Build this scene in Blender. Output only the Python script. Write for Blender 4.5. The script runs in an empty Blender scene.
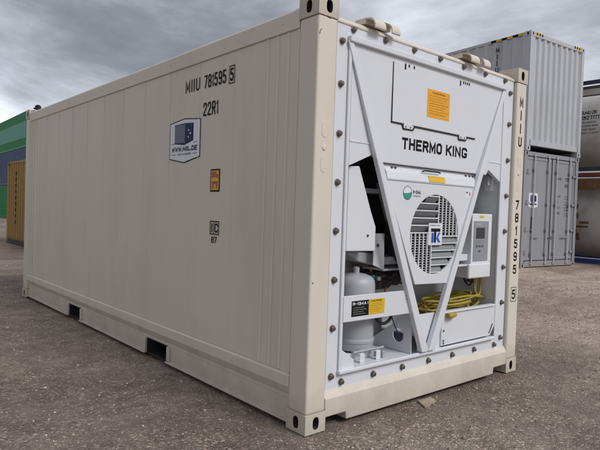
import bpy, bmesh, math, random
import numpy as np
from mathutils import Matrix, Vector, noise

random.seed(7)
scene = bpy.context.scene
COL = scene.collection
R = math.radians

# ------------------------------------------------------------------ camera
cam_d = bpy.data.cameras.new('camera')
cam = bpy.data.objects.new('camera', cam_d)
COL.objects.link(cam)
scene.camera = cam
CAM = Vector((-2.17746, -2.42904, 1.32785))
cr = Vector((0.75883335, -0.65044472, 0.03306995))
cu = Vector((-0.00838603, 0.04101403, 0.99912338))
cf = Vector((0.65123085, 0.75844546, -0.02566816))
m = Matrix.Identity(4)
for i in range(3):
    m[i][0] = cr[i]; m[i][1] = cu[i]; m[i][2] = -cf[i]; m[i][3] = CAM[i]
cam.matrix_world = m
cam_d.sensor_fit = 'HORIZONTAL'
cam_d.sensor_width = 36.0
cam_d.lens = 36.0 * 560.03 / 600.0
cam_d.clip_start = 0.05
cam_d.clip_end = 8000

# ------------------------------------------------------------------ world and sun
SUN_DIR = Vector((0.13, -0.75, 0.70)).normalized()          # towards the sun
SUN_ELEV = math.asin(SUN_DIR.z)
SUN_AZ = math.atan2(SUN_DIR.x, SUN_DIR.y)
world = bpy.data.worlds.new('World')
scene.world = world
world.use_nodes = True
nt = world.node_tree
for n in list(nt.nodes):
    nt.nodes.remove(n)
def wn(t, **k):
    n = nt.nodes.new(t)
    for a, b in k.items():
        setattr(n, a, b)
    return n
WL = nt.links.new
sky = wn('ShaderNodeTexSky', sky_type='NISHITA', sun_disc=False)
sky.sun_elevation = SUN_ELEV
sky.sun_rotation = SUN_AZ
tc = wn('ShaderNodeTexCoord')
sep = wn('ShaderNodeSeparateXYZ'); WL(tc.outputs['Generated'], sep.inputs[0])
zab = wn('ShaderNodeMath', operation='ABSOLUTE'); WL(sep.outputs[2], zab.inputs[0])
zad = wn('ShaderNodeMath', operation='ADD'); WL(zab.outputs[0], zad.inputs[0]); zad.inputs[1].default_value = 0.16
dx = wn('ShaderNodeMath', operation='DIVIDE'); WL(sep.outputs[0], dx.inputs[0]); WL(zad.outputs[0], dx.inputs[1])
dy = wn('ShaderNodeMath', operation='DIVIDE'); WL(sep.outputs[1], dy.inputs[0]); WL(zad.outputs[0], dy.inputs[1])
cxy = wn('ShaderNodeCombineXYZ'); WL(dx.outputs[0], cxy.inputs[0]); WL(dy.outputs[0], cxy.inputs[1])
mp = wn('ShaderNodeMapping'); WL(cxy.outputs[0], mp.inputs[0])
mp.inputs['Location'].default_value = (19.8258, -1.18946, 0.0)
n1 = wn('ShaderNodeTexNoise'); WL(mp.outputs[0], n1.inputs['Vector'])
n1.inputs['Scale'].default_value = 0.62; n1.inputs['Detail'].default_value = 9
n1.inputs['Roughness'].default_value = 0.58; n1.inputs['Distortion'].default_value = 0.25
rampc = wn('ShaderNodeValToRGB'); WL(n1.outputs['Fac'], rampc.inputs[0])
e = rampc.color_ramp.elements
e[0].position = 0.34; e[0].color = (0.135, 0.142, 0.158, 1)
e[1].position = 0.68; e[1].color = (0.96, 0.98, 1.0, 1)
for pos, c in ((0.44, (0.225, 0.236, 0.262, 1)), (0.53, (0.41, 0.427, 0.475, 1)), (0.60, (0.62, 0.645, 0.71, 1))):
    k = e.new(pos); k.color = c
scl = wn('ShaderNodeVectorMath', operation='SCALE'); WL(rampc.outputs[0], scl.inputs[0]); scl.inputs['Scale'].default_value = 9.4
mix = wn('ShaderNodeMix', data_type='RGBA'); mix.inputs[0].default_value = 0.93
WL(sky.outputs[0], mix.inputs[6]); WL(scl.outputs[0], mix.inputs[7])
bg = wn('ShaderNodeBackground'); WL(mix.outputs[2], bg.inputs[0]); bg.inputs[1].default_value = 0.10
wo = wn('ShaderNodeOutputWorld'); WL(bg.outputs[0], wo.inputs[0])

sun_d = bpy.data.lights.new('sun', 'SUN')
sun_d.energy = 1.5; sun_d.angle = R(24); sun_d.color = (1.0, 0.994, 0.984)
sun = bpy.data.objects.new('sun', sun_d)
COL.objects.link(sun)
sun.rotation_euler = SUN_DIR.to_track_quat('Z', 'Y').to_euler()

scene.view_settings.view_transform = 'Standard'
scene.view_settings.look = 'None'
scene.view_settings.gamma = 1.0
scene.view_settings.use_curve_mapping = False
scene.view_settings.exposure = 0.42

# ------------------------------------------------------------------ materials
def lin(c):
    return tuple((v / 12.92 if v <= 0.04045 else ((v + 0.055) / 1.055) ** 2.4) for v in c)

def mat(name, col, rough=0.5, metal=0.0, var=0.06, scale=6.0, bump=0.0, bscale=60.0, stain=None, stain_amt=0.0,
        stain_scale=3.0, stretch=(1, 1, 1), spec=0.5, streak=0.0, rvar=0.08, low_dirt=None):
    M = bpy.data.materials.new(name)
    M.use_nodes = True
    t = M.node_tree
    b = t.nodes['Principled BSDF']
    L = t.links.new
    b.inputs['Metallic'].default_value = metal
    b.inputs['Specular IOR Level'].default_value = spec
    tcn = t.nodes.new('ShaderNodeTexCoord')
    nz = t.nodes.new('ShaderNodeTexNoise'); nz.inputs['Scale'].default_value = scale; nz.inputs['Detail'].default_value = 6
    L(tcn.outputs['Object'], nz.inputs['Vector'])
    rp = t.nodes.new('ShaderNodeValToRGB')
    rp.color_ramp.elements[0].position = 0.25; rp.color_ramp.elements[1].position = 0.75
    rp.color_ramp.elements[0].color = tuple(c * (1 - var) for c in col) + (1,)
    rp.color_ramp.elements[1].color = tuple(min(1, c * (1 + var)) for c in col) + (1,)
    L(nz.outputs['Fac'], rp.inputs[0])
    out = rp.outputs[0]
    if stain is not None and stain_amt > 0:
        mpn = t.nodes.new('ShaderNodeMapping'); mpn.inputs['Scale'].default_value = stretch
        L(tcn.outputs['Object'], mpn.inputs[0])
        n2 = t.nodes.new('ShaderNodeTexNoise'); n2.inputs['Scale'].default_value = stain_scale; n2.inputs['Detail'].default_value = 8
        n2.inputs['Roughness'].default_value = 0.65
        L(mpn.outputs[0], n2.inputs['Vector'])
        r2 = t.nodes.new('ShaderNodeValToRGB')
        r2.color_ramp.elements[0].position = 0.5; r2.color_ramp.elements[0].color = (0, 0, 0, 1)
        r2.color_ramp.elements[1].position = 0.78; r2.color_ramp.elements[1].color = (stain_amt,) * 3 + (1,)
        L(n2.outputs['Fac'], r2.inputs[0])
        mx = t.nodes.new('ShaderNodeMix'); mx.data_type = 'RGBA'
        L(r2.outputs[0], mx.inputs[0]); L(out, mx.inputs[6]); mx.inputs[7].default_value = tuple(stain) + (1,)
        out = mx.outputs[2]
    if low_dirt is not None:                      # road dust splashed on the lowest part
        colr, hgt, amt = low_dirt
        sp = t.nodes.new('ShaderNodeSeparateXYZ'); L(tcn.outputs['Object'], sp.inputs[0])
        n3 = t.nodes.new('ShaderNodeTexNoise'); n3.inputs['Scale'].default_value = 5.0; n3.inputs['Detail'].default_value = 9
        n3.inputs['Roughness'].default_value = 0.7
        L(tcn.outputs['Object'], n3.inputs['Vector'])
        ad = t.nodes.new('ShaderNodeMath'); ad.operation = 'MULTIPLY_ADD'
        L(n3.outputs['Fac'], ad.inputs[0]); ad.inputs[1].default_value = -hgt * 1.6; L(sp.outputs[2], ad.inputs[2])
        mr = t.nodes.new('ShaderNodeMapRange'); L(ad.outputs[0], mr.inputs[0])
        mr.inputs[1].default_value = -hgt * 0.9; mr.inputs[2].default_value = 0.0
        mr.inputs[3].default_value = amt; mr.inputs[4].default_value = 0.0
        mx = t.nodes.new('ShaderNodeMix'); mx.data_type = 'RGBA'
        L(mr.outputs[0], mx.inputs[0]); L(out, mx.inputs[6]); mx.inputs[7].default_value = tuple(colr) + (1,)
        out = mx.outputs[2]
    L(out, b.inputs['Base Color'])
    rr = t.nodes.new('ShaderNodeMapRange'); L(nz.outputs['Fac'], rr.inputs[0])
    rr.inputs[3].default_value = max(0.02, rough - rvar); rr.inputs[4].default_value = min(1, rough + rvar)
    L(rr.outputs[0], b.inputs['Roughness'])
    if bump > 0:
        n4 = t.nodes.new('ShaderNodeTexNoise'); n4.inputs['Scale'].default_value = bscale; n4.inputs['Detail'].default_value = 4
        L(tcn.outputs['Object'], n4.inputs['Vector'])
        bp = t.nodes.new('ShaderNodeBump'); bp.inputs['Strength'].default_value = bump; bp.inputs['Distance'].default_value = 0.01
        L(n4.outputs['Fac'], bp.inputs['Height']); L(bp.outputs[0], b.inputs['Normal'])
    return M

DUST = (0.30, 0.25, 0.20)
CREAM = mat('cream_paint', (0.675, 0.612, 0.522), 0.46, spec=0.28, var=0.03, scale=1.3, bump=0.05, bscale=5, stain=(0.42, 0.36, 0.29),
            stain_amt=0.28, stain_scale=2.2, stretch=(1, 1, 0.25), low_dirt=(DUST, 0.35, 0.5))
WHITE = mat('white_paint', (0.68, 0.692, 0.72), 0.36, var=0.03, scale=2, bump=0.04, bscale=7, stain=(0.45, 0.42, 0.38),
            stain_amt=0.16, stain_scale=4)
WHITE2 = mat('white_plastic', (0.71, 0.718, 0.735), 0.35, var=0.02)
INNER = mat('grey_white_lining', (0.68, 0.69, 0.70), 0.5, var=0.06, stain=(0.2, 0.19, 0.18), stain_amt=0.3)
GALV = mat('galvanised_steel', (0.52, 0.52, 0.52), 0.4, metal=0.5, var=0.12, scale=30)
COPPER = mat('copper_pipe', (0.42, 0.20, 0.11), 0.4, metal=0.7, var=0.2, scale=20)
STEEL = mat('bolt_steel', (0.20, 0.17, 0.145), 0.36, metal=0.8, var=0.2, scale=40)
BLACK = mat('black_rubber', (0.012, 0.012, 0.013), 0.6, var=0.2)
DARK = mat('dark_metal', (0.022, 0.022, 0.024), 0.55, var=0.3)
COIL = mat('condenser_fins', (0.03, 0.03, 0.033), 0.5, metal=0.3, var=0.3, scale=30)
LOUVRE = mat('grille_grey', (0.23, 0.235, 0.245), 0.45, var=0.05)
TANKG = mat('receiver_grey', (0.40, 0.41, 0.43), 0.42, var=0.05)
INK = mat('black_ink', (0.010, 0.010, 0.011), 0.7, var=0.1, spec=0.15)
DECALW = mat('decal_white', (0.74, 0.74, 0.78), 0.45, var=0.02)
NAVY = mat('decal_navy', (0.016, 0.022, 0.09), 0.65, var=0.05, spec=0.2)
CUBEG = mat('decal_grey', (0.15, 0.165, 0.23), 0.6, var=0.05)
ORANGE = mat('label_orange', (0.80, 0.36, 0.012), 0.5, var=0.04)
YELLOW = mat('label_yellow', (0.70, 0.44, 0.02), 0.5, var=0.04)
REDI = mat('red_ink', (0.42, 0.09, 0.02), 0.5, var=0.05)
GREENI = mat('sticker_green', (0.03, 0.28, 0.20), 0.5, var=0.05)
GREYI = mat('grey_ink', (0.10, 0.11, 0.12), 0.5, var=0.1)
BLUEI = mat('blue_ink', (0.01, 0.10, 0.50), 0.45, var=0.05)
KEYP = mat('keypad_grey', (0.27, 0.28, 0.31), 0.45, var=0.04)
LCD = mat('lcd_dark', (0.035, 0.04, 0.045), 0.2, var=0.1)
CABLE = mat('yellow_cable', (0.38, 0.285, 0.035), 0.5, var=0.15, scale=20, stain=(0.15, 0.11, 0.04), stain_amt=0.5)
GREYC = mat('grey_container_paint', (0.285, 0.29, 0.31), 0.5, var=0.04, scale=1.5, stain=(0.20, 0.17, 0.14), stain_amt=0.3,
            stain_scale=2.5, stretch=(1.5, 1.5, 0.2), low_dirt=(DUST, 0.3, 0.5))
GREYC2 = mat('pale_grey_container_paint', (0.47, 0.485, 0.51), 0.33, var=0.04, scale=1.5, stain=(0.22, 0.19, 0.16), stain_amt=0.3,
             stain_scale=2.5, stretch=(1.5, 1.5, 0.2))
GREEN = mat('green_container_paint', (0.014, 0.235, 0.075), 0.5, var=0.12, scale=1, stain=(0.02, 0.09, 0.04), stain_amt=0.5, stretch=(1, 1, .2))
GREENP = mat('faded_green_panel', (0.045, 0.31, 0.19), 0.5, var=0.1)
BLUEC = mat('blue_container_paint', (0.06, 0.105, 0.19), 0.55, var=0.2, scale=1.2, stain=(0.16, 0.15, 0.16), stain_amt=0.55, stain_scale=3,
            stretch=(2, 2, .25))
OCHRE = mat('ochre_container_paint', (0.33, 0.19, 0.035), 0.55, var=0.12, scale=2, stain=(0.10, 0.05, 0.02), stain_amt=0.5, stretch=(3, 3, .3),
            low_dirt=((0.05, 0.04, 0.03), 0.35, 0.8))
TSHELL = mat('tank_shell_white', (0.60, 0.58, 0.55), 0.42, var=0.08, scale=2, stain=(0.22, 0.17, 0.13), stain_amt=0.55, stain_scale=1.8, stretch=(1, 1, .6))
TSHELL2 = mat('tank_shell_stained', (0.55, 0.53, 0.51), 0.45, var=0.1, scale=2, stain=(0.17, 0.11, 0.07), stain_amt=0.8, stain_scale=1.6, stretch=(1, 1, .5))
TDARK = mat('tank_frame_dark', (0.05, 0.05, 0.055), 0.6, var=0.3, stain=(0.14, 0.06, 0.03), stain_amt=0.5)
TNAVY = mat('tank_walkway_navy', (0.03, 0.035, 0.06), 0.6, var=0.2)
TCREAM = mat('tank_rail_cream', (0.50, 0.46, 0.40), 0.55, var=0.1, stain=(0.2, 0.12, 0.07), stain_amt=0.5)
TRUST = mat('tank_frame_rust_red', (0.22, 0.055, 0.025), 0.65, var=0.25, stain=(0.06, 0.03, 0.02), stain_amt=0.6)
TBLUE = mat('tank_rail_blue', (0.02, 0.05, 0.22), 0.55, var=0.15)
RUSTP = mat('rust_brown', (0.20, 0.10, 0.05), 0.7, var=0.3, scale=12)
WOOD = mat('weathered_wood', (0.36, 0.285, 0.21), 0.8, var=0.3, scale=25, stain=(0.12, 0.09, 0.06), stain_amt=0.6, stretch=(1, 6, 1))
SHADE_GRIME = mat('hole_shade_and_grime', (0.045, 0.036, 0.03), 0.7, var=0.3, scale=30)
STAINPAINT = mat('paint_chip', (0.10, 0.075, 0.055), 0.7, var=0.3, scale=30)

# ------------------------------------------------------------------ mesh helpers
class MB:
    def __init__(s):
        s.v = []; s.f = []
    def add(s, vs, fs):
        o = len(s.v); s.v += [tuple(p) for p in vs]; s.f += [tuple(i + o for i in q) for q in fs]; return s
    def box(s, x0, x1, y0, y1, z0, z1):
        return s.add([(x0, y0, z0), (x1, y0, z0), (x1, y1, z0), (x0, y1, z0), (x0, y0, z1), (x1, y0, z1), (x1, y1, z1), (x0, y1, z1)],
                     [(0, 3, 2, 1), (4, 5, 6, 7), (0, 1, 5, 4), (1, 2, 6, 5), (2, 3, 7, 6), (3, 0, 4, 7)])
    def loft(s, A, B):                      # two matching polygons -> closed solid
        n = len(A)
        return s.add(list(A) + list(B), [tuple(range(n - 1, -1, -1)), tuple(range(n, 2 * n))] +
                     [(i, (i + 1) % n, n + (i + 1) % n, n + i) for i in range(n)])
    def prism_x(s, prof, x0, x1):           # profile of (y, z)
        return s.loft([(x0, y, z) for y, z in prof], [(x1, y, z) for y, z in prof])
    def prism_y(s, prof, y0, y1):           # profile of (x, z)
        return s.loft([(x, y0, z) for x, z in prof], [(x, y1, z) for x, z in prof])
    def prism_z(s, prof, z0, z1):
        return s.loft([(x, y, z0) for x, y in prof], [(x, y, z1) for x, y in prof])
    def tube(s, pts, r, n=8, closed=False):
        pts = [Vector(p) for p in pts]
        rings = []; up = None
        N = len(pts)
        for i, p in enumerate(pts):
            if closed:
                t = (pts[(i + 1) % N] - pts[i - 1])
            else:
                t = pts[min(i + 1, N - 1)] - pts[max(i - 1, 0)]
            t.normalize()
            if up is None:
                up = Vector((0, 0, 1)) if abs(t.z) < 0.9 else Vector((1, 0, 0))
            a = t.cross(up)
            if a.length < 1e-6:
                a = t.orthogonal()
            a.normalize(); b = a.cross(t).normalized(); up = b
            rr = r[i] if isinstance(r, (list, tuple)) else r
            rings.append([p + a * math.cos(2 * math.pi * k / n) * rr + b * math.sin(2 * math.pi * k / n) * rr for k in range(n)])
        vs = [q for ring in rings for q in ring]
        fs = []
        for i in range(N if closed else N - 1):
            j = (i + 1) % N
            for k in range(n):
                fs.append((i * n + k, i * n + (k + 1) % n, j * n + (k + 1) % n, j * n + k))
        if not closed:
            fs.append(tuple(range(n))); fs.append(tuple((N - 1) * n + k for k in range(n)))
        return s.add(vs, fs)
    def lathe(s, prof, n=24, axis='z', c=(0, 0, 0)):   # prof of (r, h)
        vs = []
        for r, h in prof:
            for k in range(n):
                a = 2 * math.pi * k / n
                u, w = r * math.cos(a), r * math.sin(a)
                p = (u, w, h) if axis == 'z' else ((u, h, w) if axis == 'y' else (h, u, w))
                vs.append((p[0] + c[0], p[1] + c[1], p[2] + c[2]))
        fs = []
        for i in range(len(prof) - 1):
            for k in range(n):
                fs.append((i * n + k, i * n + (k + 1) % n, (i + 1) * n + (k + 1) % n, (i + 1) * n + k))
        fs.append(tuple(range(n))); fs.append(tuple((len(prof) - 1) * n + k for k in range(n)))
        return s.add(vs, fs)
    def mesh(s, name, material, smooth=False):
        me = bpy.data.meshes.new(name)
        bm = bmesh.new()
        vs = [bm.verts.new(p) for p in s.v]
        for q in s.f:
            try:
                bm.faces.new([vs[i] for i in q])
            except ValueError:
                pass
        bmesh.ops.recalc_face_normals(bm, faces=bm.faces)
        if smooth:
            for f in bm.faces:
                f.smooth = True
        bm.to_mesh(me); bm.free()
        me.materials.append(material)
        return me
    def build(s, name, material, parent=None, bevel=0.0, seg=2, smooth=False, label=None):
        o = link(name, s.mesh(name, material, smooth), parent)
        if bevel:
            md = o.modifiers.new('bevel', 'BEVEL'); md.width = bevel; md.segments = seg; md.limit_method = 'ANGLE'; md.angle_limit = R(35)
            md.harden_normals = False
        if smooth and not bevel:
            sharp(o)
        if label:
            o['label'] = label
        return o

def sharp(o, ang=40):
    me = o.data
    bm = bmesh.new(); bm.from_mesh(me)
    for ed in bm.edges:
        if len(ed.link_faces) == 2 and ed.calc_face_angle(0) > R(ang):
            ed.smooth = False
    bm.to_mesh(me); bm.free()

def link(name, data, parent=None):
    o = bpy.data.objects.new(name, data); COL.objects.link(o)
    if parent is not None:
        o.parent = parent
    return o

def thing(name, label, cat, loc=(0, 0, 0), rz=0.0, group=None):
    o = link(name, None)
    o.empty_display_size = 0.3
    o.location = loc; o.rotation_euler = (0, 0, rz)
    o['label'] = label; o['category'] = cat
    if group:
        o['group'] = group
    return o

def tag(o, label, cat, group=None):
    o['label'] = label; o['category'] = cat
    if group:
        o['group'] = group
    return o

def text_mesh(name, body, material, fit, origin, xd, yd, bold=0.02, extr=0.0008, shear=0.0):
    """lettering: fitted to fit=(width, height), lower-left corner at origin, running along xd, up along yd"""
    cu_ = bpy.data.curves.new('tmp', 'FONT'); cu_.body = body; cu_.offset = bold; cu_.shear = shear; cu_.resolution_u = 3
    to = bpy.data.objects.new('tmp', cu_); COL.objects.link(to)
    dg = bpy.context.evaluated_depsgraph_get()
    me = bpy.data.meshes.new_from_object(to.evaluated_get(dg))
    bpy.data.objects.remove(to); bpy.data.curves.remove(cu_)
    xs = [v.co.x for v in me.vertices]; ys = [v.co.y for v in me.vertices]
    x0, x1, y0, y1 = min(xs), max(xs), min(ys), max(ys)
    o_, xd, yd = Vector(origin), Vector(xd).normalized(), Vector(yd).normalized()
    nd = xd.cross(yd)
    for v in me.vertices:
        v.co = o_ + xd * ((v.co.x - x0) / (x1 - x0) * fit[0]) + yd * ((v.co.y - y0) / (y1 - y0) * fit[1]) + nd * extr
    me.name = name
    me.materials.clear(); me.materials.append(material)
    return me

GLYPH = {
 'A': [[(0, 0), (2, 6), (4, 0)], [(0.8, 2), (3.2, 2)]], 'B': [[(0, 0), (0, 6), (3, 6), (3.8, 5.3), (3.8, 3.9), (3, 3.2), (0, 3.2)], [(3, 3.2), (4, 2.4), (4, .8), (3.1, 0), (0, 0)]],
 'C': [[(4, 4.4), (4, 5.2), (3.2, 6), (.8, 6), (0, 5.2), (0, .8), (.8, 0), (3.2, 0), (4, .8), (4, 1.6)]], 'D': [[(0, 0), (0, 6), (2.6, 6), (4, 4.8), (4, 1.2), (2.6, 0), (0, 0)]],
 'E': [[(4, 6), (0, 6), (0, 0), (4, 0)], [(0, 3.1), (3.3, 3.1)]], 'F': [[(4, 6), (0, 6), (0, 0)], [(0, 3.1), (3.3, 3.1)]],
 'G': [[(4, 5.0), (3.2, 6), (.8, 6), (0, 5.2), (0, .8), (.8, 0), (3.2, 0), (4, .8), (4, 2.2), (2.5, 2.2)]],
 'H': [[(0, 0), (0, 6)], [(4, 0), (4, 6)], [(0, 3.1), (4, 3.1)]], 'I': [[(0, 0), (0, 6)]], 'K': [[(0, 0), (0, 6)], [(4, 6), (0.4, 2.6)], [(1.4, 3.5), (4, 0)]],
 'L': [[(0, 6), (0, 0), (3.6, 0)]], 'M': [[(0, 0), (0, 6), (2.3, 1.2), (4.6, 6), (4.6, 0)]], 'N': [[(0, 0), (0, 6), (4, 0), (4, 6)]],
 'O': [[(.9, 0), (0, .9), (0, 5.1), (.9, 6), (3.1, 6), (4, 5.1), (4, .9), (3.1, 0), (.9, 0)]], 'P': [[(0, 0), (0, 6), (3.1, 6), (4, 5.2), (4, 3.7), (3.1, 2.9), (0, 2.9)]],
 'R': [[(0, 0), (0, 6), (3.1, 6), (4, 5.2), (4, 3.8), (3.1, 3), (0, 3)], [(2.2, 3), (4, 0)]],
 'S': [[(4, 4.8), (4, 5.2), (3.2, 6), (.8, 6), (0, 5.2), (0, 4), (.8, 3.2), (3.2, 2.8), (4, 2), (4, .8), (3.2, 0), (.8, 0), (0, .8), (0, 1.2)]],
 'T': [[(0, 6), (4, 6)], [(2, 6), (2, 0)]], 'U': [[(0, 6), (0, .9), (.9, 0), (3.1, 0), (4, .9), (4, 6)]], 'V': [[(0, 6), (2, 0), (4, 6)]],
 'W': [[(0, 6), (1.2, 0), (2.6, 5), (4, 0), (5.2, 6)]], 'X': [[(0, 0), (4, 6)], [(0, 6), (4, 0)]], 'Y': [[(0, 6), (2, 3), (4, 6)], [(2, 3), (2, 0)]],
 '0': [[(.9, 0), (0, .9), (0, 5.1), (.9, 6), (3.1, 6), (4, 5.1), (4, .9), (3.1, 0), (.9, 0)]], '1': [[(0, 4.9), (.9, 6), (.9, 0)]],
 '2': [[(0, 4.6), (0, 5.2), (.8, 6), (3.2, 6), (4, 5.2), (4, 3.9), (0, .6), (0, 0), (4, 0)]],
 '3': [[(0, 5.2), (.8, 6), (3.2, 6), (4, 5.2), (4, 3.8), (3.2, 3.1), (1.4, 3.1)], [(3.2, 3.1), (4, 2.3), (4, .8), (3.2, 0), (.8, 0), (0, .8)]],
 '4': [[(3, 0), (3, 6), (0, 1.6), (4, 1.6)]], '5': [[(3.8, 6), (.3, 6), (.1, 3.4), (3, 3.6), (4, 2.8), (4, .9), (3.1, 0), (.9, 0), (0, .8)]],
 '6': [[(3.7, 5.4), (3, 6), (.9, 6), (0, 5.1), (0, .9), (.9, 0), (3.1, 0), (4, .9), (4, 2.6), (3.1, 3.4), (0, 3.2)]],
 '7': [[(0, 6), (4, 6), (1.3, 0)]],
 '8': [[(.8, 3.1), (0, 3.9), (0, 5.2), (.8, 6), (3.2, 6), (4, 5.2), (4, 3.9), (3.2, 3.1), (.8, 3.1), (0, 2.3), (0, .8), (.8, 0), (3.2, 0), (4, .8), (4, 2.3), (3.2, 3.1)]],
 '9': [[(.3, .6), (1, 0), (3.1, 0), (4, .9), (4, 5.1), (3.1, 6), (.9, 6), (0, 5.1), (0, 3.5), (.9, 2.7), (4, 2.9)]],
 '.': [[(0, 0), (0, .7)]], '-': [[(0, 3), (2.4, 3)]], '!': [[(0, 6), (0, 2)], [(0, .7), (0, 0)]], ',': [[(.3, .6), (0, -.8)]], ' ': []}

def stroke_mesh(name, body, material, fit, origin, xd, yd, thick=0.015, slant=0.0, gap=1.7):
    """painted block lettering: ribbons of even width (thick, in metres) fitted to a box"""
    w, h = fit
    lines = []; cx_ = 0.0
    for ch in body:
        g = GLYPH[ch]
        if ch == ' ':
            cx_ += 2.2; continue
        wd = max(x for pl in g for x, y in pl)
        lines += [[(cx_ + x, y) for x, y in pl] for pl in g]
        cx_ += wd + gap
    tot = max(x for pl in lines for x, y in pl)
    sx = (w - thick) / max(tot, 1e-6); sy = (h - thick) / 6.0
    o_, xd, yd = Vector(origin), Vector(xd).normalized(), Vector(yd).normalized(); nd = xd.cross(yd)
    mb = MB(); t2 = thick / 2
    for li, pl in enumerate(lines):
        P = [Vector((t2 + x * sx + slant * y * sy, t2 + y * sy)) for x, y in pl]
        closed = (P[0] - P[-1]).length < 1e-6 and len(P) > 3
        if closed:
            P = P[:-1]
        L_, R_2 = [], []
        n = len(P)
        for i in range(n):
            a = (P[i] - P[i - 1]).normalized() if (i > 0 or closed) else None
            b = (P[(i + 1) % n] - P[i]).normalized() if (i < n - 1 or closed) else None
            a = a or b; b = b or a
            na, nb = Vector((-a.y, a.x)), Vector((-b.y, b.x))
            m_ = (na + nb)
            m_ = m_.normalized() if m_.length > 1e-4 else na
            k = t2 / max(0.45, m_.dot(na))
            p = P[i]
            if not closed and i == 0:
                p = p - b * t2
            if not closed and i == n - 1:
                p = p + a * t2
            L_.append(p + m_ * k); R_2.append(p - m_ * k)
        lift = 0.00006 * li
        vs = [o_ + xd * q.x + yd * q.y + nd * lift for q in L_ + R_2]
        mb.add(vs, [(i, (i + 1) % n, n + (i + 1) % n, n + i) for i in range(n if closed else n - 1)])
    me = bpy.data.meshes.new(name); me.from_pydata(mb.v, [], mb.f); me.materials.append(material)
    return me

# ------------------------------------------------------------------ ground
def height(x, y):
    d = math.hypot(x - CAM.x, y - CAM.y)
    t = min(1, max(0, (x - 3.5) / 6.0)); t = t * t * (3 - 2 * t)
    u = min(1, max(0, (14 - y) / 8.0))
    w = min(1, max(0, (120 - d) / 60))
    n = noise.noise((x * 0.55, y * 0.55, 3.1)) * 0.012 + noise.noise((x * 2.3, y * 2.3, 9.1)) * 0.006 + noise.noise((x * 7, y * 7, 1.1)) * 0.003
    if -0.3 < x < 2.8 and -0.3 < y < 6.4:
        n = min(n, 0.004)
    return 0.10 * t * u * w + (n - 0.006) * min(1, max(0, (60 - d) / 30))

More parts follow.
